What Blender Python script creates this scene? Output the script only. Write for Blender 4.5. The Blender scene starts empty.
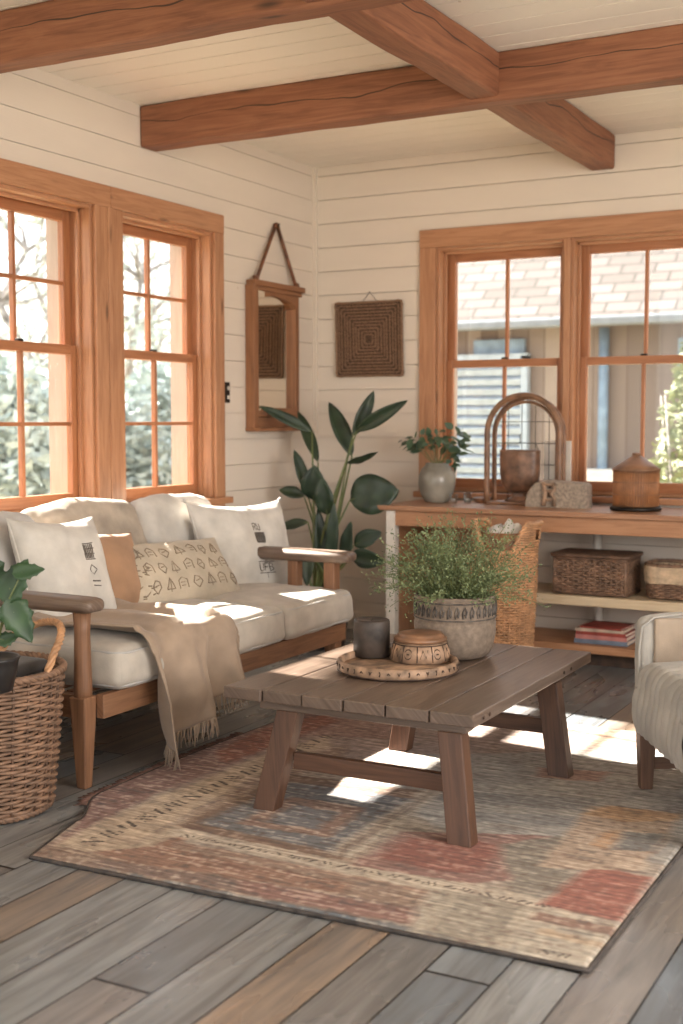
import bpy, bmesh, math, random
from mathutils import Vector, Matrix, noise
R = math.radians
rnd = random.Random(7)
sc = bpy.context.scene
C = sc.collection

def lin(r, g, b):
    f = lambda c: (c/255/12.92) if c/255 <= .04045 else ((c/255+.055)/1.055)**2.4
    return (f(r), f(g), f(b), 1)

# ---------------------------------------------------------------- camera
F, CX, CY = 1239., 341.5, 512.
EYE = Vector((3.86, -6.76, 1.3)); YAW = R(28.5); PIT = math.atan(92/F)
cd = bpy.data.cameras.new('camera'); cam = bpy.data.objects.new('camera', cd); C.objects.link(cam)
cam.location = EYE; cam.rotation_euler = (R(90)-PIT, 0, YAW)
cd.sensor_fit = 'VERTICAL'; cd.sensor_height = 36; cd.sensor_width = 24; cd.lens = F*36/1024
cd.clip_start = .05; cd.clip_end = 200
cd.dof.use_dof = True; cd.dof.focus_distance = 4.4; cd.dof.aperture_fstop = 2.3
sc.camera = cam
sc.cycles.transparent_max_bounces = 32
# ---------------------------------------------------------------- light
w = bpy.data.worlds.new('world'); sc.world = w; w.use_nodes = True
nt = w.node_tree; nt.nodes.clear()
tc = nt.nodes.new('ShaderNodeTexCoord'); sx = nt.nodes.new('ShaderNodeSeparateXYZ')
cr = nt.nodes.new('ShaderNodeValToRGB'); bg = nt.nodes.new('ShaderNodeBackground'); wo = nt.nodes.new('ShaderNodeOutputWorld')
nt.links.new(tc.outputs['Generated'], sx.inputs[0]); nt.links.new(sx.outputs['Z'], cr.inputs[0])
cr.color_ramp.elements[0].color = (1.0, .985, .96, 1); cr.color_ramp.elements[0].position = .0
cr.color_ramp.elements[1].color = (.80, .90, 1.0, 1); cr.color_ramp.elements[1].position = .8
nt.links.new(cr.outputs[0], bg.inputs[0]); bg.inputs[1].default_value = 2.2
nt.links.new(bg.outputs[0], wo.inputs[0])
SUN_DIR = Vector((1, -.14, -.75)).normalized()
sl = bpy.data.lights.new('sun', 'SUN'); sun = bpy.data.objects.new('sun', sl); C.objects.link(sun)
sl.energy = 40; sl.angle = R(.8); sl.color = (1, .93, .83)
sun.rotation_euler = SUN_DIR.to_track_quat('-Z', 'Y').to_euler()
sun.location = (-6, 0, 6)
def area(name, loc, aim, sx_, sy_, e, col):
    l = bpy.data.lights.new(name, 'AREA'); o = bpy.data.objects.new(name, l); C.objects.link(o)
    l.shape = 'RECTANGLE'; l.size = sx_; l.size_y = sy_; l.energy = e; l.color = col
    o.location = loc; o.rotation_euler = (Vector(aim)-Vector(loc)).to_track_quat('-Z', 'Y').to_euler(); return o
area('side_fill', (5.9, -4.2, 1.7), (1.5, -3.0, 1.0), 2.6, 1.9, 130, (1, .95, .89))  # added fill lamp out of view, brightens the room from the right
sc.view_settings.view_transform = 'Standard'; sc.view_settings.look = 'None'
sc.view_settings.exposure = 0.36; sc.view_settings.gamma = 1; sc.view_settings.use_curve_mapping = False

# turns a pixel of the photograph into a point on a plane of the room
FW = Vector((-math.sin(YAW)*math.cos(PIT), math.cos(YAW)*math.cos(PIT), -math.sin(PIT)))
RT = Vector((math.cos(YAW), math.sin(YAW), 0)); UP = RT.cross(FW)
def at(x, y, X=None, Y=None, Z=None):
    r = FW*F + RT*(x-CX) + UP*(CY-y)
    for i, v in enumerate((X, Y, Z)):
        if v is not None: return EYE + r*((v-EYE[i])/r[i])

# ---------------------------------------------------------------- materials
class NT:
    def __init__(s, name):
        s.m = bpy.data.materials.new(name); s.m.use_nodes = True; s.t = s.m.node_tree
        s.b = s.t.nodes['Principled BSDF']; s.out = s.t.nodes['Material Output']
    def n(s, k, **kw):
        o = s.t.nodes.new('ShaderNode'+k)
        for a, v in kw.items():
            if a.startswith('i_'):
                o.inputs[int(a[2:]) if a[2:].isdigit() else a[2:].replace('_', ' ')].default_value = v
            else: setattr(o, a, v)
        return o
    def l(s, a, b): s.t.links.new(a, b)
    def coord(s, scale, kind='Object'):
        t = s.n('TexCoord'); m = s.n('Mapping'); m.inputs['Scale'].default_value = scale
        s.l(t.outputs[kind], m.inputs[0]); return m.outputs[0]
    def noise(s, vec, sc_=1, det=3, dist=0, rough=.5):
        o = s.n('TexNoise'); o.inputs['Scale'].default_value = sc_; o.inputs['Detail'].default_value = det
        o.inputs['Distortion'].default_value = dist; o.inputs['Roughness'].default_value = rough
        s.l(vec, o.inputs['Vector']); return o.outputs['Fac']
    def ramp(s, fac, stops):
        o = s.n('ValToRGB'); e = o.color_ramp.elements
        while len(e) < len(stops): e.new(.5)
        for q, (p, c) in zip(e, stops): q.position = p; q.color = c
        s.l(fac, o.inputs[0]); return o.outputs[0]
    def math(s, op, a, b=None):
        o = s.n('Math', operation=op)
        for i, v in enumerate((a, b)):
            if v is None: continue
            if isinstance(v, (int, float)): o.inputs[i].default_value = v
            else: s.l(v, o.inputs[i])
        return o.outputs[0]
    def mix(s, fac, a, b, bt='MIX'):
        o = s.n('Mix', data_type='RGBA', blend_type=bt)
        if isinstance(fac, (int, float)): o.inputs[0].default_value = fac
        else: s.l(fac, o.inputs[0])
        for i, v in ((6, a), (7, b)):
            if isinstance(v, tuple): o.inputs[i].default_value = v
            else: s.l(v, o.inputs[i])
        return o.outputs[2]
    def bump(s, h, st=.3, d=.01):
        o = s.n('Bump'); o.inputs['Strength'].default_value = st; o.inputs['Distance'].default_value = d
        s.l(h, o.inputs['Height']); s.l(o.outputs[0], s.b.inputs['Normal'])
    def col(s, c):
        if isinstance(c, tuple): s.b.inputs['Base Color'].default_value = c
        else: s.l(c, s.b.inputs['Base Color'])
    def rough(s, v): s.b.inputs['Roughness'].default_value = v

def wood(name, c1, c2, c3=None, rough=.5, sc_=1., knots=.5, crack=False):
    k = NT(name); v = k.coord((1.3*sc_, 16*sc_, 1), 'UV')
    n1 = k.noise(v, 2.2, 5, 1.2, .6); n2 = k.noise(k.coord((2*sc_, 90*sc_, 1), 'UV'), 2, 3, .2)
    big = k.noise(k.coord((.7, 2.2, 1), 'UV'), 1.7, 2)
    c = k.ramp(n1, [(.3, lin(*c2)), (.55, lin(*c1)), (.8, lin(*(c3 or c1)))])
    c = k.mix(.35, c, k.ramp(n2, [(.3, lin(*c2)), (.7, lin(*c1))]))
    c = k.mix(k.math('MULTIPLY', big, .35), c, lin(*c2))
    if knots:
        vo = k.n('TexVoronoi'); vo.inputs['Scale'].default_value = 1.0
        k.l(k.coord((1.7*sc_, 7*sc_, 1), 'UV'), vo.inputs['Vector'])
        kn = k.ramp(vo.outputs['Distance'], [(.03, (1, 1, 1, 1)), (.10, (0, 0, 0, 1))])
        c = k.mix(k.math('MULTIPLY', kn, knots), c, lin(*[int(q*.42) for q in c2]))
    if crack:
        t = k.n('TexCoord'); s = k.n('SeparateXYZ'); k.l(t.outputs['Object'], s.inputs[0])
        wob = k.noise(k.coord((1.1, 1.1, .2)), 1.2, 3)
        d = k.math('ABSOLUTE', k.math('SUBTRACT', k.math('ADD', s.outputs['Z'], k.math('MULTIPLY', wob, .16)), .20))
        wid = k.math('MULTIPLY', k.noise(k.coord((1.3, 1.3, 0)), 1.6, 2), .0095)
        ln = k.math('LESS_THAN', d, k.math('SUBTRACT', wid, .0022))
        c = k.mix(k.math('MULTIPLY', ln, .85), c, lin(40, 22, 14))
    k.col(c); k.rough(rough); k.bump(n1, .25, .004); return k.m
def plain(name, c, rough=.7, var=.12, sc_=30, bump=.15, det=4, metal=0, aniso=(1, 1, 1)):
    k = NT(name); n = k.noise(k.coord(aniso), sc_, det)
    d = lin(*[max(0, q*(1-var*1.6)) for q in c]); l = lin(*[min(255, q*(1+var*.5)) for q in c])
    k.col(k.ramp(n, [(.3, d), (.7, l)])); k.rough(rough); k.b.inputs['Metallic'].default_value = metal
    if bump: k.bump(n, bump, .004)
    return k.m
def fabric(name, c, sc_=260, var=.12, stripes=None):
    k = NT(name); wv = k.n('TexWave'); wv.inputs['Scale'].default_value = sc_; wv.inputs['Distortion'].default_value = 1.5
    k.l(k.coord((1, 1, 1)), wv.inputs['Vector'])
    n = k.noise(k.coord((1, 1, 1)), 9, 4); n2 = k.noise(k.coord((1, 1, 1)), 320, 2)
    d = lin(*[q*(1-var) for q in c]); l = lin(*[min(255, q*(1+var*.35)) for q in c])
    cc = k.ramp(n, [(.3, d), (.7, l)])
    cc = k.mix(k.math('MULTIPLY', n2, .35), cc, lin(*[q*.8 for q in c]))
    k.col(cc); k.rough(.95); k.bump(n2, .35, .003)
    k.b.inputs['Sheen Weight'].default_value = .15
    return k.m
def floor_mat():
    k = NT('weathered_floor_boards'); t = k.n('TexCoord'); s = k.n('SeparateXYZ'); k.l(t.outputs['Object'], s.inputs[0])
    u = k.math('DIVIDE', k.math('ADD', s.outputs['X'], -2.01+.1655*40), .1655)
    idx = k.math('FLOOR', u); fr = k.math('FRACT', u)
    wn = k.n('TexWhiteNoise', noise_dimensions='1D'); k.l(idx, wn.inputs['W'])
    yy = k.math('ADD', k.math('DIVIDE', s.outputs['Y'], 4.3), k.math('MULTIPLY', wn.outputs['Value'], 7.3))
    idy = k.math('FLOOR', yy); fy = k.math('FRACT', yy)
    wn2 = k.n('TexWhiteNoise', noise_dimensions='2D'); cb = k.n('CombineXYZ'); k.l(idx, cb.inputs[0]); k.l(idy, cb.inputs[1]); k.l(cb.outputs[0], wn2.inputs['Vector'])
    cb2 = k.n('CombineXYZ'); k.l(k.math('MULTIPLY', s.outputs['X'], 14), cb2.inputs[0]); k.l(k.math('MULTIPLY', s.outputs['Y'], 1.1), cb2.inputs[1])
    k.l(k.math('MULTIPLY', wn2.outputs['Value'], 30), cb2.inputs[2])
    g = k.noise(cb2.outputs[0], 1.6, 6, 1.0, .6)
    cb3 = k.n('CombineXYZ'); k.l(k.math('MULTIPLY', s.outputs['X'], 5), cb3.inputs[0]); k.l(k.math('MULTIPLY', s.outputs['Y'], 1.6), cb3.inputs[1]); k.l(k.math('MULTIPLY', wn2.outputs['Value'], 11), cb3.inputs[2])
    blot = k.noise(cb3.outputs[0], 1.3, 3)
    base = k.ramp(wn2.outputs['Value'], [(0, lin(134, 122, 110)), (.2, lin(106, 112, 118)), (.4, lin(152, 150, 146)), (.6, lin(116, 128, 138)), (.8, lin(160, 132, 106)), (1, lin(112, 118, 122))])
    c = k.mix(k.ramp(g, [(.35, (.75, .75, .75, 1)), (.65, (0, 0, 0, 1))]), base, lin(66, 58, 52))
    c = k.mix(k.math('MULTIPLY', blot, .55), c, lin(124, 128, 132))
    gap = k.math('ADD', k.math('LESS_THAN', fr, .034), k.math('LESS_THAN', fy, .0025))
    c = k.mix(gap, c, lin(14, 11, 9)); k.col(c)
    r = k.ramp(blot, [(.3, (.20, .20, .20, 1)), (.7, (.42, .42, .42, 1))]); k.l(r, k.b.inputs['Roughness'])
    h = k.math('SUBTRACT', k.math('MULTIPLY', g, .25), gap); k.bump(h, .5, .004); return k.m
def glass_mat():
    k = NT('window_glass'); k.t.nodes.remove(k.b)
    tr = k.n('BsdfTransparent'); gl = k.n('BsdfGlossy'); gl.inputs['Roughness'].default_value = .02
    tr.inputs[0].default_value = (.97, .98, .98, 1)
    mx = k.n('MixShader'); fr = k.n('LayerWeight'); fr.inputs[0].default_value = .5
    k.l(k.math('ADD', k.math('MULTIPLY', k.math('POWER', fr.outputs['Facing'], 5), .6), .025), mx.inputs[0]); k.l(tr.outputs[0], mx.inputs[1]); k.l(gl.outputs[0], mx.inputs[2]); k.l(mx.outputs[0], k.out.inputs[0]); return k.m
def paint_mat(name, c):
    k = NT(name); n = k.noise(k.coord((1, 1, 4)), 3, 4); n2 = k.noise(k.coord((1, 1, 30)), 8, 3)
    cc = k.mix(k.math('MULTIPLY', n, .5), lin(*c), lin(*[q*.93 for q in c]))
    vo = k.n('TexVoronoi'); vo.inputs['Scale'].default_value = 4.2; k.l(k.coord((1, 1, 1)), vo.inputs['Vector'])
    cc = k.mix(k.ramp(vo.outputs['Distance'], [(.02, (.5, .5, .5, 1)), (.035, (0, 0, 0, 1))]), cc, lin(176, 150, 126))
    k.col(cc); k.rough(.62); k.bump(n2, .12, .004); return k.m
def leaf_mat(name, c, c2, rough=.45):
    k = NT(name); n = k.noise(k.coord((1, 1, 1)), 12, 3); k.col(k.ramp(n, [(.3, lin(*c)), (.7, lin(*c2))])); k.rough(rough)
    k.b.inputs['Subsurface Weight'].default_value = 0
    return k.m

M = dict(
 wall=paint_mat('cream_painted_boards', (218, 205, 191)), ceil=paint_mat('cream_ceiling_paint', (238, 229, 216)),
 pine=wood('orange_pine', (188, 138, 102), (148, 100, 70), (204, 156, 120), .45, knots=.7),
 sash=wood('sash_pine', (178, 120, 82), (142, 88, 56), (194, 138, 98), .42, knots=.2),
 beam=wood('beam_timber', (150, 98, 70), (104, 62, 42), (168, 118, 86), .6, .8, knots=.8, crack=True),
 sofa=wood('sofa_oak', (142, 102, 74), (100, 68, 48), (166, 124, 92), .5, knots=.2),
 armw=wood('grey_worn_wood', (122, 102, 88), (84, 68, 58), (150, 132, 118), .45, knots=.1),
 table=wood('table_dark_plank', (116, 98, 86), (74, 60, 52), (142, 126, 114), .28, knots=.5),
 tleg=wood('table_leg_timber', (98, 68, 50), (62, 40, 30), (116, 82, 62), .5, knots=.6),
 desk=wood('desk_wood', (184, 136, 100), (146, 100, 70), (200, 152, 116), .5, knots=.3),
 desktop=wood('desk_top_wood', (176, 132, 100), (136, 94, 68), (190, 148, 118), .35, knots=.3),
 pale=wood('pale_shelf_wood', (216, 196, 166), (190, 164, 130), None, .6, knots=.1),
 chairleg=wood('chair_leg_walnut', (118, 88, 70), (82, 58, 46), None, .45, knots=.1),
 reveal=wood('reveal_wood', (184, 166, 154), (164, 146, 134), None, .6, knots=.1), gutter=plain('grey_gutter_paint', (128, 132, 138), .6, .06, 12, 0), louvre=plain('blue_white_louvre_paint', (168, 178, 190), .6, .06, 12, 0), white=plain('white_paint', (222, 214, 204), .6, .06, 12, .05),
 floor=floor_mat(), glass=glass_mat(),
 linen=fabric('natural_linen', (194, 184, 172)), linen2=fabric('pale_grey_linen', (190, 186, 182)), white_linen=fabric('white_linen', (212, 206, 198)),
 knit=fabric('textured_oat_weave', (186, 172, 156), var=.2), tan=fabric('tan_velvet', (172, 134, 104)), throw=fabric('taupe_wool', (168, 146, 126)),
 pattern=fabric('cream_print_cotton', (198, 184, 164)), ink=fabric('faded_charcoal_ink', (96, 86, 78)), ink2=fabric('faded_grey_brown_ink', (142, 124, 104)),
 chair=fabric('grey_quilted_cotton', (176, 170, 162)), chair_in=fabric('beige_chair_linen', (168, 150, 132)),
 wick=plain('willow_brown', (140, 108, 86), .6, .16, 22, .2), wick_d=plain('dark_willow', (112, 84, 66), .6, .16, 22, .2),
 wick_o=plain('honey_rattan', (196, 148, 108), .5, .12, 22, .2), wick_l=plain('pale_seagrass', (206, 180, 150), .7, .1, 30, .2),
 rattan=plain('rattan_cane', (140, 102, 76), .4, .16, 14, .1), bamboo=plain('bamboo_strip', (170, 116, 76), .5, .12, 18, .1),
 stone=plain('grey_stoneware', (128, 112, 98), .8, .10, 60, .3), stone_d=plain('stoneware_relief', (96, 88, 82), .8, .2, 30, .3),
 vase=plain('celadon_glaze', (150, 144, 132), .25, .15, 7, .0), carved=plain('carved_pale_wood', (158, 128, 104), .6, .3, 20, .3),
 carved_d=plain('dark_carving', (74, 54, 42), .7, .2, 20, .2), candle=plain('charcoal_wax', (66, 56, 50), .55, .30, 18, .15),
 plaster=plain('rough_grey_stone', (160, 144, 128), .95, .14, 60, .8), soil=plain('soil', (52, 38, 30), 1, .3, 40, .8),
 black=plain('black_ceramic', (42, 40, 40), .4, .2, 10, .0), dark_cloth=fabric('charcoal_wool', (62, 56, 52), var=.3), leather=plain('brown_leather', (134, 90, 60), .5, .2, 20, .2),
 brown=plain('brown_glaze', (126, 92, 72), .3, .3, 14, .1), metal=plain('dark_iron', (50, 44, 40), .45, .2, 20, 0, metal=.7),
 strap=plain('leather_strap', (116, 72, 46), .55, .25, 20, .1), mframe=wood('mirror_frame_wood', (150, 102, 68), (108, 68, 42), None, .5, knots=.2),
 braid=plain('brown_braided_jute', (138, 106, 82), .85, .14, 90, .3), jute=plain('jute_backing', (92, 68, 52), .9, .2, 60, .2),
 strel=leaf_mat('strelitzia_green', (26, 42, 30), (44, 62, 42), .42), fern=leaf_mat('fine_green_leaf', (82, 98, 62), (132, 142, 100), .6),
 stem=leaf_mat('green_stem', (84, 98, 58), (112, 118, 72)), monst=leaf_mat('split_leaf_green', (34, 58, 34), (54, 82, 46), .5),
 euc=leaf_mat('eucalyptus_green', (50, 72, 52), (84, 104, 78), .5), bush=leaf_mat('yellow_green_bush', (112, 120, 82), (152, 156, 122), .7),
 tree=leaf_mat('grey_green_tree_leaf', (160, 172, 168), (196, 204, 198), .8), bark=plain('grey_bark', (150, 142, 138), .9, .3, 12, .4),
 shingle=None, siding=None, blue=plain('slate_blue_paint', (128, 148, 168), .6, .1, 8, 0),
 ground=plain('dry_grass_ground', (150, 140, 112), 1, .3, 3, .2), cover_r=plain('red_book_cover', (156, 66, 56), .5, .15, 14, 0),
 cover_p=plain('pink_book_cover', (196, 128, 120), .5, .12, 14, 0), cover_b=plain('blue_grey_book_cover', (112, 124, 142), .5, .12, 14, 0),
 cover_c=plain('cream_book_cover', (206, 180, 158), .5, .2, 14, 0), paper=plain('page_paper', (226, 208, 190), .9, .08, 200, .1, aniso=(.1, .1, 4)))

def shingle_mat():
    k = NT('roof_shingles'); b = k.n('TexBrick'); b.inputs['Scale'].default_value = 1; b.inputs['Brick Width'].default_value = .34
    b.inputs['Row Height'].default_value = .17; b.inputs['Mortar Size'].default_value = .012; b.inputs['Color1'].default_value = lin(100, 90, 86)
    b.inputs['Color2'].default_value = lin(78, 69, 64); b.inputs['Mortar'].default_value = lin(46, 40, 36)
    k.l(k.coord((1, 1, 1), 'UV'), b.inputs['Vector']); k.l(b.outputs['Color'], k.b.inputs['Base Color']); k.rough(.9); return k.m
def siding_mat():
    k = NT('vertical_board_siding'); t = k.n('TexCoord'); s = k.n('SeparateXYZ'); k.l(t.outputs['Object'], s.inputs[0])
    u = k.math('DIVIDE', s.outputs['X'], .17); wn = k.n('TexWhiteNoise', noise_dimensions='1D'); k.l(k.math('FLOOR', u), wn.inputs['W'])
    c = k.ramp(wn.outputs['Value'], [(0, lin(112, 98, 92)), (.5, lin(134, 118, 110)), (1, lin(152, 136, 126))])
    k.col(k.mix(k.math('LESS_THAN', k.math('FRACT', u), .06), c, lin(90, 74, 66))); k.rough(.9); return k.m
M['shingle'] = shingle_mat(); M['siding'] = siding_mat()
k = NT('mirror_silver'); k.col(lin(236, 226, 212)); k.b.inputs['Metallic'].default_value = 1; k.rough(.02); M['mirror'] = k.m
k = NT('clear_glassware'); k.t.nodes.remove(k.b); tr = k.n('BsdfTransparent'); gl = k.n('BsdfGlossy'); mx = k.n('MixShader'); lw = k.n('LayerWeight')
gl.inputs['Roughness'].default_value = .08; lw.inputs[0].default_value = .35; tr.inputs[0].default_value = (.88, .88, .86, 1)
k.l(k.math('ADD', k.math('MULTIPLY', k.math('POWER', lw.outputs['Facing'], 2.5), .8), .06), mx.inputs[0]); k.l(tr.outputs[0], mx.inputs[1]); k.l(gl.outputs[0], mx.inputs[2]); k.l(mx.outputs[0], k.out.inputs[0]); M['clear'] = k.m
k = NT('woven_rug_pile'); at_ = k.n('VertexColor', layer_name='weave'); n = k.noise(k.coord((1, 1, 1)), 130, 3); rb = k.noise(k.coord((8, 110, 1)), 1.1, 3, 0, .7)
c = k.mix(k.math('MULTIPLY', n, .55), at_.outputs['Color'], (.9, .9, .9, 1), 'MULTIPLY'); c = k.mix(k.ramp(rb, [(.42, (.42, .42, .42, 1)), (.62, (0, 0, 0, 1))]), c, lin(78, 66, 60)); k.col(c); k.rough(1)
k.bump(k.math('ADD', n, rb), .6, .006); M['rug'] = k.m

# ---------------------------------------------------------------- mesh builder
class MB:
    def __init__(s): s.v = []; s.f = []; s.uv = []; s.sm = []
    def face(s, idx, uvs=None, smooth=False):
        s.f.append(tuple(idx)); s.uv.append(uvs or [(0, 0)]*len(idx)); s.sm.append(smooth)
    def box(s, a, b, rot=None, piv=None, taper=None, ax=None):
        a = Vector(a); b = Vector(b); lo = Vector([min(a[i], b[i]) for i in range(3)]); hi = Vector([max(a[i], b[i]) for i in range(3)])
        d = hi-lo; L = ax if ax is not None else max(range(3), key=lambda i: d[i]); o = [i for i in range(3) if i != L]
        c = (lo+hi)/2; i0 = len(s.v); ru, rv = rnd.random()*9, rnd.random()*9; uv = []
        for i in range(8):
            p = Vector((hi[0] if i & 1 else lo[0], hi[1] if i & 2 else lo[1], hi[2] if i & 4 else lo[2]))
            uv.append((p[L]+ru, p[o[0]]+p[o[1]]+rv))
            if taper and not i & 4: p.x = c.x+(p.x-c.x)*taper; p.y = c.y+(p.y-c.y)*taper
            if rot: p = rot@(p-(piv or c))+(piv or c)
            s.v.append(p)
        for q in ((0, 4, 6, 2), (1, 3, 7, 5), (0, 1, 5, 4), (2, 6, 7, 3), (0, 2, 3, 1), (4, 5, 7, 6)):
            s.face([i0+i for i in q], [uv[i] for i in q])
        return s
    def hexa(s, lo4, hi4):   # two quads, matching order
        i0 = len(s.v); ps = [Vector(p) for p in list(lo4)+list(hi4)]; s.v += ps
        ax = (ps[4]-ps[0]).normalized(); ru = rnd.random()*9; sd = (ps[1]-ps[0]).normalized(); s2 = (ps[3]-ps[0]).normalized()
        uv = [(p.dot(ax)+ru, p.dot(sd)+p.dot(s2)+ru) for p in ps]
        for q in ((3, 2, 1, 0), (4, 5, 6, 7), (0, 1, 5, 4), (1, 2, 6, 5), (2, 3, 7, 6), (3, 0, 4, 7)): s.face([i0+i for i in q], [uv[i] for i in q])
        return s
    def bar(s, p, q, wx, wy, side=Vector((0, 1, 0)), wx2=None, wy2=None):  # square bar p->q
        p = Vector(p); q = Vector(q); side = Vector(side); d = (q-p).normalized(); a = side.cross(d).normalized(); b = d.cross(a)
        A = [(-1, -1), (1, -1), (1, 1), (-1, 1)]; wx2 = wx2 or wx; wy2 = wy2 or wy
        return s.hexa([p+a*wx/2*i+b*wy/2*j for i, j in A], [q+a*wx2/2*i+b*wy2/2*j for i, j in A])
    def tube(s, pts, r, n=6, closed=False, cap=True):
        pts = [Vector(p) for p in pts]; N = len(pts); rr = r if isinstance(r, (list, tuple)) else [r]*N; i0 = len(s.v)
        up = None; L = 0; ru = rnd.random()*9; us = []
        for i, p in enumerate(pts):
            t = (pts[(i+1) % N]-pts[i-1]) if closed else (pts[min(i+1, N-1)]-pts[max(i-1, 0)])
            if t.length < 1e-9: t = Vector((0, 0, 1))
            t.normalize()
            if up is None: up = Vector((0, 0, 1)) if abs(t.z) < .9 else Vector((1, 0, 0))
            a = up.cross(t)
            if a.length < 1e-4: a = Vector((1, 0, 0)).cross(t)
            a.normalize(); b = t.cross(a); up = b
            if i: L += (pts[i]-pts[i-1]).length
            us.append(L+ru)
            for j in range(n):
                an = 2*math.pi*j/n; s.v.append(p+(a*math.cos(an)+b*math.sin(an))*rr[i])
        for i in range(N if closed else N-1):
            k2 = (i+1) % N
            for j in range(n):
                j2 = (j+1) % n
                s.face((i0+i*n+j, i0+i*n+j2, i0+k2*n+j2, i0+k2*n+j), [(us[i], j*.01), (us[i], j*.01+.01), (us[i]+.05, j*.01+.01), (us[i]+.05, j*.01)], True)
        if cap and not closed:
            s.face([i0+j for j in range(n)][::-1]); s.face([i0+(N-1)*n+j for j in range(n)])
        return s
    def lathe(s, prof, n=32, c=(0, 0, 0), ax=1, ay=1, cap=True, fn=None):
        c = Vector(c); i0 = len(s.v); P = len(prof)
        for r, z in prof:
            for j in range(n):
                a = 2*math.pi*j/n; q = r*(1 if not fn else fn(a, z)); s.v.append(c+Vector((q*math.cos(a)*ax, q*math.sin(a)*ay, z)))
        for i in range(P-1):
            for j in range(n):
                j2 = (j+1) % n; s.face((i0+i*n+j, i0+i*n+j2, i0+(i+1)*n+j2, i0+(i+1)*n+j), [(prof[i][1], j/n), (prof[i][1], (j+1)/n), (prof[i+1][1], (j+1)/n), (prof[i+1][1], j/n)], True)
        if cap:
            if prof[0][0] > 1e-4: s.face([i0+j for j in range(n)][::-1])
            if prof[-1][0] > 1e-4: s.face([i0+(P-1)*n+j for j in range(n)])
        return s
    def grid(s, fn, nu, nv, smooth=True):
        i0 = len(s.v)
        for i in range(nu+1):
            for j in range(nv+1): s.v.append(Vector(fn(i/nu, j/nv)))
        for i in range(nu):
            for j in range(nv):
                a = i0+i*(nv+1)+j; s.face((a, a+nv+1, a+nv+2, a+1), [(i/nu, j/nv), ((i+1)/nu, j/nv), ((i+1)/nu, (j+1)/nv), (i/nu, (j+1)/nv)], smooth)
        return s
    def softbox(s, c, half, r=.04, bulge=0, n=22, wr=0, seed=0, mat=None):
        h = Vector(half); c = Vector(c); vmap = {}
        def pt(u):
            q = Vector(u); k = tuple(round(x, 5) for x in q)
            if k in vmap: return vmap[k]
            p = Vector([q[i]*h[i] for i in range(3)]); inn = Vector([max(-(h[i]-r), min(h[i]-r, p[i])) for i in range(3)])
            d = p-inn
            if d.length > 1e-9: p = inn+d.normalized()*min(r, d.length if False else r)
            fx, fy, fz = [1-abs(q[i])**2.4 for i in range(3)]
            p.z += bulge*fx*fy*(1 if q.z > 0 else -1)*abs(q.z)**2
            p.x += bulge*.5*fy*fz*q.x*abs(q.x); p.y += bulge*.5*fx*fz*q.y*abs(q.y)
            if wr:
                nn = noise.noise(p*7+Vector((seed, seed*2, 0)))+.5*noise.noise(p*17+Vector((seed, 0, 3)))
                p += p.normalized()*nn*wr
            if mat: p = mat@p
            vmap[k] = len(s.v); s.v.append(p+c); return vmap[k]
        g = [math.sin(math.pi/2*(2*i/n-1)) for i in range(n+1)]
        for ax in range(3):
            for sg in (-1, 1):
                for i in range(n):
                    for j in range(n):
                        qs = []
                        for a, b in ((i, j), (i+1, j), (i+1, j+1), (i, j+1)):
                            u = [0, 0, 0]; u[ax] = sg; u[(ax+1) % 3] = g[a]; u[(ax+2) % 3] = g[b]; qs.append(pt(u))
                        s.face(qs if sg > 0 else qs[::-1], None, True)
        return s

def root_of(o):
    while o.parent: o = o.parent
    return o
def wm(o):
    o = root_of(o); return Matrix.Translation(o.location)@o.rotation_euler.to_matrix().to_4x4()
def tag(o, label, cat, group=None, kind=None):
    o['label'] = label; o['category'] = cat
    if group: o['group'] = group
    if kind: o['kind'] = kind
    return o
def obj(name, mb, mat, parent=None, local=False, bevel=0, label=None, solid=0, sub=0, segs=2):
    me = bpy.data.meshes.new(name); me.from_pydata([tuple(v) for v in mb.v], [], mb.f)
    ul = me.uv_layers.new(name='UVMap'); flat = [c for f in mb.uv for uv in f for c in uv]; ul.data.foreach_set('uv', flat)
    me.polygons.foreach_set('use_smooth', mb.sm); me.materials.append(mat); me.validate()
    o = bpy.data.objects.new(name, me); C.objects.link(o)
    if parent:
        if not local: me.transform(wm(parent).inverted())
        o.parent = parent
    elif not local:
        xs = [v.co for v in me.vertices]; c = Vector(((min(p.x for p in xs)+max(p.x for p in xs))/2, (min(p.y for p in xs)+max(p.y for p in xs))/2, min(p.z for p in xs)))
        me.transform(Matrix.Translation(-c)); o.location = c
    if solid: m = o.modifiers.new('thick', 'SOLIDIFY'); m.thickness = solid; m.offset = 0
    if sub: m = o.modifiers.new('sub', 'SUBSURF'); m.levels = m.render_levels = sub
    if bevel: m = o.modifiers.new('bev', 'BEVEL'); m.width = bevel; m.segments = segs; m.limit_method = 'ANGLE'; m.angle_limit = R(40)
    if label: o['label'] = label
    return o
def thing(name, label, cat, loc=(0, 0, 0), rotz=0, group=None):
    o = bpy.data.objects.new(name, None); C.objects.link(o); o.location = loc; o.rotation_euler = (0, 0, rotz)
    o.empty_display_size = .1; return tag(o, label, cat, group)
def struct(name, mb, mat, **k):
    o = obj(name, mb, mat, **k); o['kind'] = 'structure'; return o
def sroot(name, loc):
    o = bpy.data.objects.new(name, None); C.objects.link(o); o.location = loc; o['kind'] = 'structure'; return o

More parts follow.
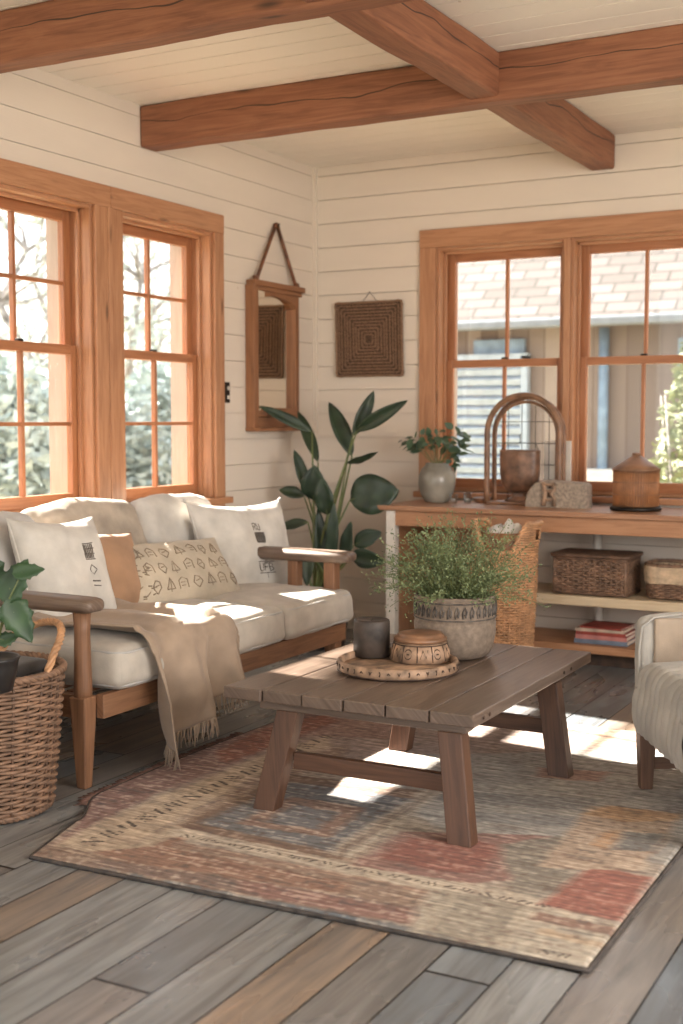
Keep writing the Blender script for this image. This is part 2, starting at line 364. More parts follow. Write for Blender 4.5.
# ================================================================ THE ROOM
H = 2.85
WIN_L = [(-2.905, -2.12), (-1.915, -1.13)]; WZ = (.875, 2.31)
WIN_B = [(.83, 1.615), (1.650, 2.43)]
def boards(fixed, c0, c1, holes, thick, back):   # shiplap along a wall; fixed: 'X' or 'Y'
    mb = MB(); zs = []; z = H-.058
    gp = .0028 if fixed == 'X' else .0042
    zs.append((z+gp, H)); sp = .1455
    while z > 0: zs.append((max(0, z-sp+gp), z)); z -= sp
    def put(a, b, z0, z1):
        if b-a < 1e-4 or z1-z0 < 1e-4: return
        if fixed == 'X': mb.box((-thick, a, z0), (0, b, z1), ax=1)
        else: mb.box((a, 0, z0), (b, thick, z1), ax=0)
    for z0, z1 in zs:
        cuts = sorted({z0, z1}|{min(max(h[2], z0), z1) for h in holes}|{min(max(h[3], z0), z1) for h in holes})
        for a, b in zip(cuts, cuts[1:]):
            m = (a+b)/2; spans = [(c0, c1)]
            for h in holes:
                if h[2] < m < h[3]:
                    spans = [q for s0, s1 in spans for q in ((s0, min(s1, h[0])), (max(s0, h[1]), s1)) if q[1]-q[0] > 1e-4]
            for s0, s1 in spans: put(s0, s1, a, b)
    # solid wall behind the boards
    zc = sorted({0, H}|{h[2] for h in holes}|{h[3] for h in holes})
    for a, b in zip(zc, zc[1:]):
        m = (a+b)/2; spans = [(c0, c1)]
        for h in holes:
            if h[2] < m < h[3]: spans = [q for s0, s1 in spans for q in ((s0, min(s1, h[0])), (max(s0, h[1]), s1)) if q[1]-q[0] > 1e-4]
        for s0, s1 in spans:
            if fixed == 'X': mb.box((-back, s0, a), (-thick+.0001-.006, s1, b), ax=1)
            else: mb.box((s0, thick-.0001+.006, a), (s1, back, b), ax=0)
    return mb
struct('floor', MB().box((-.3, -8.2, -.12), (6.2, .3, 0)), M['floor'], local=True)
struct('wall_left', boards('X', -8.2, 0, [(a, b, *WZ) for a, b in WIN_L], .018, .24), M['wall'], local=True)
struct('wall_back', boards('Y', -.24, 6.2, [(a, b, *WZ) for a, b in WIN_B], .018, .24), M['wall'], local=True)
struct('wall_right', MB().box((6.0, -8.2, 0), (6.2, -5.6, H), ax=1).box((6.0, -2.8, 0), (6.2, 0, H), ax=1).box((6.0, -5.6, 0), (6.2, -2.8, .8), ax=1).box((6.0, -5.6, 2.4), (6.2, -2.8, H), ax=1), M['wall'], local=True)
cb = MB(); y = 0
while y > -8.2: cb.box((-.24, y-.146, H), (6.2, y-.0035, H+.02), ax=0); y -= .15
cb.box((-.24, -8.2, H+.024), (6.2, .24, H+.2)); struct('ceiling', cb, M['ceil'], local=True)
struct('trim_1', MB().box((0, -.022, 0), (.022, 0, H), ax=2), M['wall'])
struct('baseboard_back', MB().box((.02, -.018, 0), (6, 0, .11), ax=0), M['wall'], bevel=.004)
struct('baseboard_left', MB().box((0, -8.2, 0), (.018, -.03, .11), ax=1), M['wall'], bevel=.004)

def rough_beam(a, b, ax, name, label, seed):
    a = Vector(a); b = Vector(b); mb = MB(); mb.box(a, b, ax=ax)
    o = obj(name, mb, M['beam'], bevel=.012)
    bm = bmesh.new(); bm.from_mesh(o.data)
    long_e = [e for e in bm.edges if abs((e.verts[0].co-e.verts[1].co)[ax]) > .2]
    bmesh.ops.subdivide_edges(bm, edges=long_e, cuts=60, use_grid_fill=True)
    for v in bm.verts:
        q = v.co*2.2+Vector((seed, 0, 0)); d = noise.noise_vector(q)*.006+noise.noise_vector(q*6)*.0025; d[ax] = 0; v.co += d
    bm.to_mesh(o.data); bm.free()
    return tag(o, label, 'beam')
rough_beam((.002, -3.14, 2.65), (6.0, -3.02, 2.849), 0, 'ceiling_beam', 'cracked brown timber ceiling beam nearest the camera, crossing the top left corner', 1)
rough_beam((.002, -1.745, 2.645), (6.0, -1.62, 2.849), 0, 'ceiling_beam', 'long brown timber ceiling beam that starts above the right window of the left wall', 5)
rough_beam((1.755, -8.1, 2.665), (1.89, -.005, 2.847), 1, 'ceiling_beam', 'brown timber ceiling beam crossing the other beams and ending above the back windows', 9)

# ---------------------------------------------------------------- windows
def window(name, T, a, b, z0, z1, muntin_rows, depth=.15, cas=(.095, .095), head=True, sill_ext=(.0, .0)):
    """T maps (along, out, z) -> world; out>0 goes outdoors"""
    root = sroot(name, T((a+b)/2, 0, z0))
    def B(mb, p, q):
        A = T(*p); Bq = T(*q); mb.box(A, Bq)
    j = MB(); t = .018
    B(j, (a, -.004, z0), (a+t, .26, z1)); B(j, (b-t, -.004, z0), (b, .26, z1)); B(j, (a+t, -.004, z1-t), (b-t, .26, z1)); B(j, (a+t, .07, z0), (b-t, .27, z0+.02))
    obj('jamb', j, M['pine'], root, bevel=.003)
    oj = MB(); B(oj, (a+t, .151, z0+.02), (a+t+.006, .259, z1-t)); B(oj, (b-t-.006, .151, z0+.02), (b-t, .259, z1-t)); B(oj, (a+t+.006, .151, z1-t-.006), (b-t-.006, .259, z1-t)); obj('outer_reveal', oj, M['reveal'], root)
    st = MB()
    for s0, s1 in ((a+t, a+t+.016), (b-t-.016, b-t)): B(st, (s0, .055, z0+.02), (s1, .075, z1-t))
    B(st, (a+t, .055, z1-t-.016), (b-t, .075, z1-t)); obj('stop', st, M['pine'], root, bevel=.002)
    zm = 1.632; a1, b1 = a+t, b-t
    for nm, o0, o1, s0, s1, br, tr_ in (('upper sash', .115, .15, zm-.022, z1-t, .044, .058), ('lower sash', .078, .113, z0+.02, zm+.022, .058, .044)):
        m = MB(); sw = .05
        B(m, (a1, o0, s0), (a1+sw, o1, s1)); B(m, (b1-sw, o0, s0), (b1, o1, s1))
        B(m, (a1+sw, o0, s0), (b1-sw, o1, s0+br)); B(m, (a1+sw, o0, s1-tr_), (b1-sw, o1, s1))
        sh = obj('sash', m, M['sash'], root, bevel=.003); g0, g1, h0, h1 = a1+sw, b1-sw, s0+br, s1-tr_; mu = MB(); mw = .009
        c = (g0+g1)/2; B(mu, (c-mw, o0+.004, h0), (c+mw, o1-.004, h1))
        for r in range(1, muntin_rows): zz = h0+(h1-h0)*r/muntin_rows; B(mu, (g0, o0+.006, zz-mw), (g1, o1-.006, zz+mw))
        obj('muntin', mu, M['sash'], sh, bevel=.002)
        gm = MB(); B(gm, (g0, (o0+o1)/2-.001, h0), (g1, (o0+o1)/2+.001, h1)); obj('glass', gm, M['glass'], sh)
        if nm == 'lower sash':
            lk = MB(); B(lk, (c-.018, o0+.008, s1), (c+.018, o0+.03, s1+.012)); obj('sash_lock', lk, M['metal'], root, bevel=.003)
    return root
TL = lambda s, o, z: Vector((-o, s, z)); TB = lambda s, o, z: Vector((s, o, z))
w1 = window('window_1', TL, *WIN_L[0], *WZ, 2); w2 = window('window_2', TL, *WIN_L[1], *WZ, 2)
w3 = window('window_3', TB, *WIN_B[0], *WZ, 1); w4 = window('window_4', TB, *WIN_B[1], *WZ, 1)
def casing(root, T, parts):
    for nm, p, q in parts: obj(nm, MB().box(T(*p), T(*q)), M['pine'], root, bevel=.004)
for r_, (a, b) in ((w1, WIN_L[0]), (w2, WIN_L[1])):
    l = .09; rr = .10 if r_ is w2 else .11
    casing(r_, TL, [('head_casing', (a-l, -.028, WZ[1]), (b+(.088 if r_ is w2 else .112), 0, 2.412)), ('side_casing', (a-l, -.026, WZ[0]), (a, 0, WZ[1])), ('side_casing', (b, -.026, WZ[0]), (b+(.088 if r_ is w2 else .088), 0, WZ[1])),
        ('sill', (a-l-(.03 if r_ is w1 else -.001), -.05, WZ[0]-.035), (b+(.13 if r_ is w2 else .112), .075, WZ[0])), ('apron', (a-l, -.022, WZ[0]-.115), (b+.09, 0, WZ[0]-.035))])
obj('mullion_post', MB().box((0, -2.032, WZ[0]), (.030, -2.006, WZ[1])), M['pine'], w1, bevel=.003)
casing(w3, TB, [('head_casing', (.727, -.028, WZ[1]), (2.54, 0, 2.415)), ('side_casing', (.727, -.026, WZ[0]), (.83, 0, WZ[1])), ('mullion_post', (1.612, -.02, WZ[0]), (1.650, .08, WZ[1])),
    ('sill', (.70, -.045, WZ[0]-.035), (2.60, .075, WZ[0]))])
casing(w4, TB, [('side_casing', (2.43, -.026, WZ[0]), (2.54, 0, WZ[1]))])

# ================================================================ OUTDOORS
struct('ground', MB().box((-40, -30, -.9), (40, 40, -.5)), M['ground'], local=True)
hr = thing('neighbour_house', 'shingle roofed house with brown vertical siding outside the back windows', 'house', (1, 6.5, -.5))
obj('wall', MB().box((-3.0, 5.3, -.5), (12, 5.5, 2.35)).box((-3.0, 5.5, -.5), (-2.8, 9.1, 2.35)).box((11.8, 5.5, -.5), (12, 9.1, 2.35)), M['siding'], hr)
rf = MB(); i0 = 0
rf.v = [Vector(p) for p in ((-3.3, 4.95, 2.30), (12.4, 4.95, 2.30), (12.4, 9.2, 5.6), (-3.3, 9.2, 5.6), (-3.3, 4.95, 2.22), (12.4, 4.95, 2.22), (12.4, 9.2, 5.5), (-3.3, 9.2, 5.5))]
for q in ((0, 1, 2, 3), (7, 6, 5, 4), (4, 5, 1, 0), (3, 2, 6, 7), (5, 6, 2, 1), (0, 3, 7, 4)): rf.face(q, [(rf.v[i].x, rf.v[i].y*1.26) for i in q])
obj('roof', rf, M['shingle'], hr)
obj('gutter', MB().box((-3.3, 4.86, 2.20), (12.4, 4.98, 2.29)), M['gutter'], hr, bevel=.02)
sh = MB(); fx0, fx1 = -1.3, -.55
for z in [z*.1 for z in range(6, 19)]: sh.box((fx0, 5.16, z-.04), (fx1, 5.22, z+.03), rot=Matrix.Rotation(R(28), 3, 'X'))
lv = obj('louvre_shutter', sh, M['louvre'], hr); fr_ = MB()
for a, b in (((fx0-.07, 5.15, .5), (fx0, 5.24, 1.95)), ((fx1, 5.15, .5), (fx1+.07, 5.24, 1.95)), ((fx0-.07, 5.15, 1.88), (fx1+.07, 5.24, 1.97)), ((fx0-.07, 5.15, .45), (fx1+.07, 5.24, .53))): fr_.box(a, b)
obj('shutter_frame', fr_, M['louvre'], lv)
for a, b in ((-1.1, -.55), (1.0, 2.1)):
    wf = obj('window', MB().box((a, 5.24, 1.62 if a < 0 else 1.55), (b, 5.3, 2.08 if a > 0 else 2.12)), M['blue'], hr)
obj('downpipe', MB().tube([(.29, 5.2, .1), (.29, 5.2, 2.2)], .05, 10), M['blue'], hr)
obj('plinth', MB().box((.05, 5.0, -.5), (.75, 5.28, .82)), M['white'], hr, bevel=.02)

def foliage(mb, c, rad, n, size, rg, flat=1.0, hollow=.0):
    for _ in range(n):
        while True:
            p = Vector((rg.uniform(-1, 1), rg.uniform(-1, 1), rg.uniform(-1, 1)))
            if hollow < p.length < 1: break
        p = Vector((p.x*rad[0], p.y*rad[1], p.z*rad[2]))+Vector(c)
        a = Vector((rg.gauss(0, 1), rg.gauss(0, 1), rg.gauss(0, .6))).normalized(); b = a.cross(Vector((rg.gauss(0, 1), rg.gauss(0, 1), rg.gauss(0, 1)))).normalized()
        s = size*rg.uniform(.6, 1.3); i = len(mb.v)
        mb.v += [p-a*s, p+b*s*.4, p+a*s, p-b*s*.4]; mb.face((i, i+1, i+2, i+3))
def tree(x, y, h, label, seed, crown=1.6, leaves=2500, size=.09, mat='tree', name='garden_tree', base=-.5, crown_z=None):
    rg = random.Random(seed); t = thing(name, label, 'tree', (x, y, base), 0, 'trees in the garden left of the room'); tk = MB(); fl = MB(); size *= .75; top = Vector((x, y, base))
    pts = [top+Vector((rg.uniform(-.1, .1)*k, rg.uniform(-.1, .1)*k, h*k/6)) for k in range(7)]
    tk.tube(pts, [.13-.017*k for k in range(7)], 8)
    for _ in range(26):
        k = rg.randint(2, 6); p = pts[k].copy(); d = Vector((rg.uniform(-1, 1), rg.uniform(-1, 1), rg.uniform(.0, .8))).normalized(); br = [p]
        for q in range(5): d = (d+Vector((rg.uniform(-.4, .4), rg.uniform(-.4, .4), rg.uniform(-.2, .3)))).normalized(); p = p+d*crown*.24; br.append(p)
        tk.tube(br, [.035, .028, .02, .014, .009, .004], 5)
        for q in br[2:]: foliage(fl, q, (.38, .38, .26), max(1, leaves//110), size, rg)
    obj('trunk', tk, M['bark'], t); obj('foliage', fl, M[mat], t)
def out(px, dist):
    an = YAW+math.atan((CX-px)/F); return (EYE.x-math.sin(an)*dist, EYE.y+math.cos(an)*dist)
TR = [(12, 19, 5.2, 'leafy tree seen at the left edge of the far left window'), (62, 23, 5.2, 'tall pale tree behind the right panes of the far left window'),
      (128, 21, 4.9, 'tall branching tree behind the left panes of the window nearest the mirror'), (163, 25, 5.4, 'distant tree behind the right panes of the window nearest the mirror')]
for i, (px, ds, h, lb) in enumerate(TR): tree(*out(px, ds), h, lb, 20+i, 1.7, 2000, .10)
rg = random.Random(3)
SH = [(0, 14.5, .8, 2.4, 'dense hedge shrub at the left edge of the photo outdoors'), (38, 15.4, .75, 2.1, 'dense hedge shrub behind the lower middle panes of the far left window'), (75, 16, .7, 2.3, 'hedge shrub outside half hidden by the post between the left windows'),
      (128, 16.4, .62, 1.9, 'rounded shrub behind the lower left panes of the window nearest the mirror'), (160, 18.5, .8, 2.5, 'taller shrub behind the lower right panes of the window nearest the mirror')]
for i, (px, ds, wd, hh, lb) in enumerate(SH):
    x, y = out(px, ds)
    s = thing('garden_shrub', lb, 'shrub', (x, y, -.5), 0, 'shrubs below the trees'); m = MB(); foliage(m, (x, y, -.5+hh/2), (wd, wd, hh/2+.2), 4200, .10, rg, hollow=.5); obj('foliage', m, M['tree'], s)
    m = MB(); m.tube([(x, y, -.5), (x+.05, y, 0), (x, y+.04, hh*.6)], [.06, .04, .02], 6); obj('stem', m, M['bark'], s)
# spreading tree added out of view; its boughs keep the high sun off the window nearest the sofa's left end
t = thing('garden_tree', 'spreading tree added out of view to block high sun from the leftmost window', 'tree', (-4.4, -4.4, -.5)); m = MB()
m.tube([(-4.4, -4.4, -.5), (-4.35, -4.3, 1.6), (-4.0, -3.6, 3.2), (-3.5, -3.0, 4.2), (-3.1, -2.3, 4.8)], [.14, .12, .09, .06, .03], 8)
for a in range(8): m.tube([(-3.3, -2.65, 4.5), (-3.1+.5*math.cos(a), -2.15+.45*math.sin(a), 4.9+.3*math.sin(a*2.1))], [.03, .01], 5)
obj('trunk', m, M['bark'], t); m = MB(); rg = random.Random(11)
foliage(m, (-3.1, -2.12, 4.86), (.62, .62, .62), 9000, .13, rg); obj('foliage', m, M['tree'], t)
b_ = thing('garden_bush', 'sunlit yellow green bush outside the right back window', 'shrub', (1.62, 3.3, -.5)); m = MB(); rg = random.Random(5)
for z, r_ in ((-.1, .5), (.4, .52), (.9, .42), (1.3, .3), (1.6, .18)): foliage(m, (1.62, 3.3, z), (r_, r_*.8, .4), 620, .05, rg)
obj('foliage', m, M['bush'], b_); m = MB()
for a in range(6): m.tube([(1.62, 3.3, -.5), (1.62+.2*math.cos(a), 3.3+.2*math.sin(a), .6), (1.62+.3*math.cos(a), 3.3+.3*math.sin(a), 1.5)], [.02, .014, .006], 5)
obj('stem', m, M['bark'], b_)

# ================================================================ RUG
def rug():
    w2 = lambda x, y: (lambda p: (p.x, p.y))(at(x, y, Z=.014))
    T = lambda pts: [w2(*q) for q in pts]
    F_ = [  # outline traced on the floor plane, weave colour, strength of the weave streaks
     ([(250, 700), (560, 700), (700, 725), (700, 800), (470, 775), (300, 770), (160, 790)], (150, 124, 110), .35),
     ([(300, 705), (410, 712), (400, 740), (290, 735)], (150, 112, 98), .4),
     ([(400, 755), (700, 750), (700, 870), (640, 862), (470, 842), (380, 800)], (146, 138, 128), .35),
     ([(440, 790), (600, 800), (585, 812), (430, 800)], (122, 118, 114), .35),
     ([(470, 812), (600, 818), (590, 828), (465, 822)], (128, 124, 120), .35),
     ([(540, 768), (610, 772), (600, 782), (535, 778)], (154, 112, 96), .35),
     ([(20, 870), (75, 826), (84, 798), (150, 765), (262, 722), (340, 705), (345, 722), (262, 752), (160, 792), (92, 826)], (138, 98, 88), .75),
     ([(215, 752), (262, 730), (330, 712), (336, 722), (262, 750), (224, 764)], (150, 84, 64), .6),
     ([(52, 846), (100, 822), (256, 758), (330, 735), (330, 748), (262, 774), (116, 856)], (178, 150, 120), .25),
     ([(22, 860), (50, 846), (116, 856), (262, 774), (345, 745), (350, 752), (200, 822), (172, 834), (190, 846), (560, 925), (600, 965), (590, 980)], (140, 110, 90), .65),
     ([(120, 850), (260, 785), (268, 789), (132, 856)], (172, 146, 118), .3),
     ([(140, 856), (268, 792), (276, 795), (150, 858)], (142, 92, 68), .5),
     ([(178, 826), (285, 774), (430, 792), (350, 868)], (124, 92, 72), .5),
     ([(200, 824), (290, 782), (416, 800), (350, 856)], (104, 104, 106), .7),
     ([(236, 824), (292, 797), (366, 808), (330, 838)], (138, 102, 84), .8),
     ([(262, 822), (296, 806), (340, 813), (318, 830)], (106, 104, 106), .7),
     ([(166, 834), (180, 828), (355, 864), (590, 902), (572, 918), (350, 877)], (176, 156, 132), .3),
     ([(176, 841), (560, 917), (556, 921), (172, 845)], (150, 114, 92), .5),
     ([(326, 853), (432, 785), (447, 788), (354, 860)], (170, 152, 130), .35),
     ([(336, 852), (438, 787), (440, 788), (344, 855)], (120, 98, 84), .3),
     ([(95, 852), (160, 846), (350, 884), (345, 894), (110, 860)], (146, 102, 80), .7),
     ([(90, 858), (345, 896), (505, 925), (500, 932), (330, 906), (88, 865)], (128, 100, 88), .8),
     ([(240, 880), (520, 930), (510, 945), (235, 892)], (140, 94, 82), .7),
     ([(28, 857), (100, 868), (400, 925), (520, 950), (516, 962), (30, 868)], (104, 102, 100), .55),
     ([(200, 890), (360, 918), (355, 925), (196, 897)], (88, 96, 104), .6),
     ([(352, 866), (402, 832), (548, 836), (516, 880), (470, 884)], (142, 96, 84), .5),
     ([(378, 858), (412, 838), (470, 840), (500, 846), (480, 874), (440, 872)], (146, 80, 66), .45),
     ([(500, 845), (560, 836), (600, 845), (548, 900), (512, 892)], (128, 116, 100), .45),
     ([(540, 905), (592, 866), (652, 878), (622, 922)], (156, 84, 68), .35),
     ([(538, 868), (590, 806), (682, 816), (640, 872)], (166, 136, 110), .5),
     ([(580, 815), (610, 806), (680, 814), (676, 822), (620, 822)], (180, 132, 88), .5),
     ([(590, 845), (612, 830), (622, 832), (606, 850)], (176, 124, 80), .5),
     ([(625, 832), (668, 834), (652, 852), (612, 850)], (116, 112, 106), .45),
     ([(430, 886), (552, 912), (622, 926), (592, 980), (545, 972), (400, 945)], (166, 150, 128), .45),
     ([(440, 890), (528, 905), (500, 952), (420, 935)], (144, 130, 110), .5),
     ([(452, 893), (456, 894), (424, 936), (418, 935)], (176, 158, 134), .2), ([(526, 904), (531, 905), (504, 950), (498, 949)], (180, 160, 134), .2),
     ([(535, 912), (618, 928), (614, 936), (530, 920)], (140, 102, 84), .7), ([(540, 928), (606, 944), (604, 950), (536, 934)], (170, 140, 108), .6),
     ([(555, 716), (645, 724), (640, 745), (600, 752)], (176, 138, 112), .4)]
    feats = []
    for pts, c_, am in F_:
        p = T(pts); feats.append((p, c_, am, min(q[0] for q in p)-.03, max(q[0] for q in p)+.03, min(q[1] for q in p)-.03, max(q[1] for q in p)+.03))
    def inside(x, y, poly):
        r = False; j = len(poly)-1
        for i in range(len(poly)):
            ax, ay = poly[i]; bx, by = poly[j]
            if (ay > y) != (by > y) and x < (bx-ax)*(y-ay)/(by-ay)+ax: r = not r
            j = i
        return r
    bands = [(w2(84, 846), w2(330, 735), .030, .085), (w2(180, 835), w2(560, 909), .011, .055), (w2(536, 951), w2(572, 958), .012, .05)]
    def motif(x, y):
        for a, b, wd, per in bands:
            dx, dy = b[0]-a[0], b[1]-a[1]; L = math.hypot(dx, dy); t = ((x-a[0])*dx+(y-a[1])*dy)/L; d = ((x-a[0])*dy-(y-a[1])*dx)/L
            if 0 <= t <= L and abs(d) < wd:
                k_ = math.floor(t/per); f = t/per-k_
                if .12 < f < .88 and abs(math.sin(f*math.pi*(2+k_ % 2)+d/wd*(1 if k_ % 3 else -1.2)+k_)) < .55: return True
        return False
    Y0, Y1 = -4.045, -1.74; NU, NV = 300, 370; mb = MB(); cols = []
    def left(v): return 1.335 if v <= 0 else (1.335-.09*min(1, v/.13) if v < .13 else 1.245-.125*(lambda q: q*q*(3-2*q))(min(1, (v-.13)/.12))-.02*math.sin(math.pi*min(1, max(0, (v-.21)/.6))))
    def P(u, v):
        x0 = left(v); x = x0+(3.02-x0)*u; y = Y0+(Y1-Y0)*v+.05*u*(1-v)
        ed = min(u*(3.02-x0), (1-u)*1.8, v*2.3, (1-v)*2.3); e_ = min(1, ed/.03)
        wob = noise.noise(Vector((x*3, y*3, 0)))*.006
        z = .0155*min(1, ed/.01+.12)+(noise.noise(Vector((x*40, y*90, 3)))*.0016+noise.noise(Vector((x*5, y*5, 3)))*.002)*e_
        return (x+wob*e_, y+wob*e_, z)
    mb.grid(P, NU, NV)
    for v in mb.v:
        x, y = v.x, v.y; q = Vector((x, y, 0))
        jx = x+noise.noise(q*16)*.014; jy = y+noise.noise(q*19+Vector((4, 4, 4)))*.010
        c = (152, 134, 116); amp = .4
        for poly, cc, am, xa, xb, ya, yb in feats:
            if xa < jx < xb and ya < jy < yb:
                f_ = (inside(jx+.012, jy+.004, poly)+inside(jx-.012, jy-.004, poly)+inside(jx, jy, poly))/3
                if f_: c = tuple(c[i]*(1-f_)+cc[i]*f_ for i in range(3)); amp = amp*(1-f_)+am*f_
        s = noise.noise(Vector((x*7, y*78, 1)))*.7+noise.noise(Vector((x*42, y*50, 7)))*.5; t2 = noise.noise(Vector((x*16, y*40, 11)))
        if s > .22: g = amp*.6; c = tuple(c[i]*(1-g)+(188, 168, 144)[i]*g for i in range(3))
        elif s < -.22: g = amp*.55; c = tuple(c[i]*(1-g)+((84, 82, 84) if t2 > 0 else (116, 66, 54))[i]*g for i in range(3))
        f = 1+s*.22
        if motif(x, y): c = tuple(c[i]*.12+(66, 54, 48)[i]*.88 for i in range(3))
        g_ = sum(c)/3; cols.append(tuple(max(0, min(255, (k*.64+g_*.36)*1.20*f)) for k in c))
    o = obj('area_rug', mb, M['rug'], local=True); me = o.data
    ca = me.color_attributes.new('weave', 'FLOAT_COLOR', 'POINT')
    ca.data.foreach_set('color', [k for c in cols for k in lin(*c)])
    edge = MB(); loop = [P(u/60, 0) for u in range(61)]+[P(1, v/60) for v in range(1, 61)]+[P(1-u/60, 1) for u in range(1, 61)]+[P(0, 1-v/60) for v in range(1, 60)]
    edge.tube([(p[0], p[1], .0065) for p in loop], .0065, 6, closed=True)
    tag(o, 'worn patchwork area rug in cream, rust and grey blue under the coffee table', 'rug')
    obj('edge_binding', edge, plain('grey_brown_binding', (78, 70, 66), .9, .2, 30, .2), o)
    fr = MB(); rg = random.Random(2)
    for i in range(170):
        v = .20+.46*i/170; p = P(0, v); L = rg.uniform(.03, .055); fr.tube([(p[0]+.01, p[1], .009), (p[0]-L*.5, p[1]+rg.uniform(-.008, .008), .008), (p[0]-L, p[1]+rg.uniform(-.015, .015), .005)], [.0032, .003, .0012], 4)
    obj('fringe', fr, plain('rose_brown_wool', (128, 96, 86), .95, .2, 60, .2), o)
rug()

# ================================================================ SOFA
sofa = thing('sofa', 'three seat oak framed sofa with pale linen cushions under the left windows', 'sofa', (.6, -2.5, 0))
V = Vector
for yn in (-3.41, -1.645):
    m = MB(); prof = [(.031, .30), (.033, .36), (.030, .45), (.028, .56), (.032, .63)]
    if yn < -2: m.lathe(prof, 20, (1.005, yn, 0)); obj('arm_post', m, M['sofa'], sofa)
    else:
        obj('arm_post', MB().box((1.0, yn-.03, .30), (1.06, yn+.03, .635)), M['sofa'], sofa, bevel=.006)
        obj('arm_post', MB().box((.80, yn-.028, .30), (.855, yn+.028, .635)), M['sofa'], sofa, bevel=.006)
    s = .036; lx = 1.005 if yn < -2 else 1.035
    obj('leg', MB().hexa([(lx-.02, yn-.02, 0), (lx+.02, yn-.02, 0), (lx+.02, yn+.02, 0), (lx-.02, yn+.02, 0)], [(lx-s, yn-s, .33), (lx+s, yn-s, .33), (lx+s, yn+s, .33), (lx-s, yn+s, .33)]), M['sofa'], sofa, bevel=.005)
    obj('leg', MB().hexa([(.10, yn-.02, 0), (.14, yn-.02, 0), (.14, yn+.02, 0), (.10, yn+.02, 0)], [(.12, yn-.03, .40), (.18, yn-.03, .40), (.18, yn+.03, .40), (.12, yn+.03, .40)]), M['sofa'], sofa, bevel=.005)
    obj('back_post', MB().hexa([(.12, yn-.03, .40), (.18, yn-.03, .40), (.18, yn+.03, .40), (.12, yn+.03, .40)], [(.06, yn-.025, .80), (.10, yn-.025, .80), (.10, yn+.025, .80), (.06, yn+.025, .80)]), M['sofa'], sofa, bevel=.005)
    obj('side_rail', MB().box((.16, yn-.018, .25), (1.02, yn+.018, .335)), M['sofa'], sofa, bevel=.004)
    am = MB(); am.softbox((.575 if yn < -2 else .61, yn, .655), (.50 if yn < -2 else .53, .050 if yn < -2 else .058, .026), .024, .004, 18, .004, 3)
    for i, v in enumerate(am.v): am.uv  # uv per face below
    for fi, f in enumerate(am.f): am.uv[fi] = [(am.v[i].x, am.v[i].y+am.v[i].z) for i in f]
    obj('armrest', am, M['armw'], sofa, label='greyish worn armrest' if yn < -2 else None)
obj('front_rail', MB().box((1.042, -3.385, .25), (1.076, -1.585, .335)), M['sofa'], sofa, bevel=.004)
obj('back_rail', MB().box((.10, -3.38, .26), (.135, -1.67, .34)), M['sofa'], sofa, bevel=.004)
obj('back_top_rail', MB().box((.055, -3.44, .76), (.10, -1.61, .82)), M['sofa'], sofa, bevel=.006)
for i in range(7): obj('seat_slat', MB().box((.20+i*.118, -3.385, .322), (.25+i*.118, -1.675, .336), ax=1), M['sofa'], sofa)
def piping_loop(hx, hy, r, n=24):
    pts = []
    for cx_, cy_, a0 in ((hx-r, hy-r, 0), (-hx+r, hy-r, 90), (-hx+r, -hy+r, 180), (hx-r, -hy+r, 270)):
        for i in range(7): a = R(a0+i*15); pts.append((cx_+r*math.cos(a), cy_+r*math.sin(a)))
    out = []
    for i in range(len(pts)):
        a, b = V(pts[i]).to_3d() if False else V((*pts[i], 0)), V((*pts[(i+1) % len(pts)], 0)); k_ = max(1, int((b-a).length/.05))
        for q in range(k_): out.append(a.lerp(b, q/k_))
    return out
for i, (a, b) in enumerate(((-3.345, -2.785), (-2.785, -2.195), (-2.195, -1.575))):
    c = V((.680, (a+b)/2, .418)); h = (.442, (b-a)/2-.002, .077); m = MB(); m.softbox(c, h, .045, .026, 30, .009, i+1)
    sc_ = obj('seat_cushion', m, M['linen'], sofa)
    for zz in (.058, -.060):
        lp = piping_loop(h[0]-.012+.003, h[1]-.013+.004, .05)
        pm = MB(); pm.tube([c+V((p.x, p.y, zz)) for p in lp], .0048, 6, closed=True); obj('piping', pm, M['linen2'], sc_)
for i, (a, b, mt, lb, top) in enumerate(((-3.40, -2.86, 'linen2', 'pale grey back cushion', .925), (-2.86, -2.17, 'knit', 'textured oat back cushion', .945), (-2.17, -1.56, 'white_linen', 'smooth off-white back cushion', .93))):
    Rm = Matrix.Rotation(R(-14), 3, 'Y'); zc = (top+.49)/2; m = MB()
    m.softbox((.27, (a+b)/2, zc), (.085, (b-a)/2-.003, (top-.49)/2), .07, .0, 30, .020, 9+i, mat=Rm)
    for v in m.v:   # soft belly and slumped top edge
        t_ = (v.z-.49)/(top-.49); v.x += .035*max(0, math.sin(math.pi*min(1, max(0, t_))))*(1 if v.x > .25 else 0); v.z -= .018*math.cos((v.y-(a+b)/2)/(b-a)*2*math.pi*1.0)*max(0, t_)*-.6
    bc = obj('back_cushion', m, M[mt], sofa, label=lb)

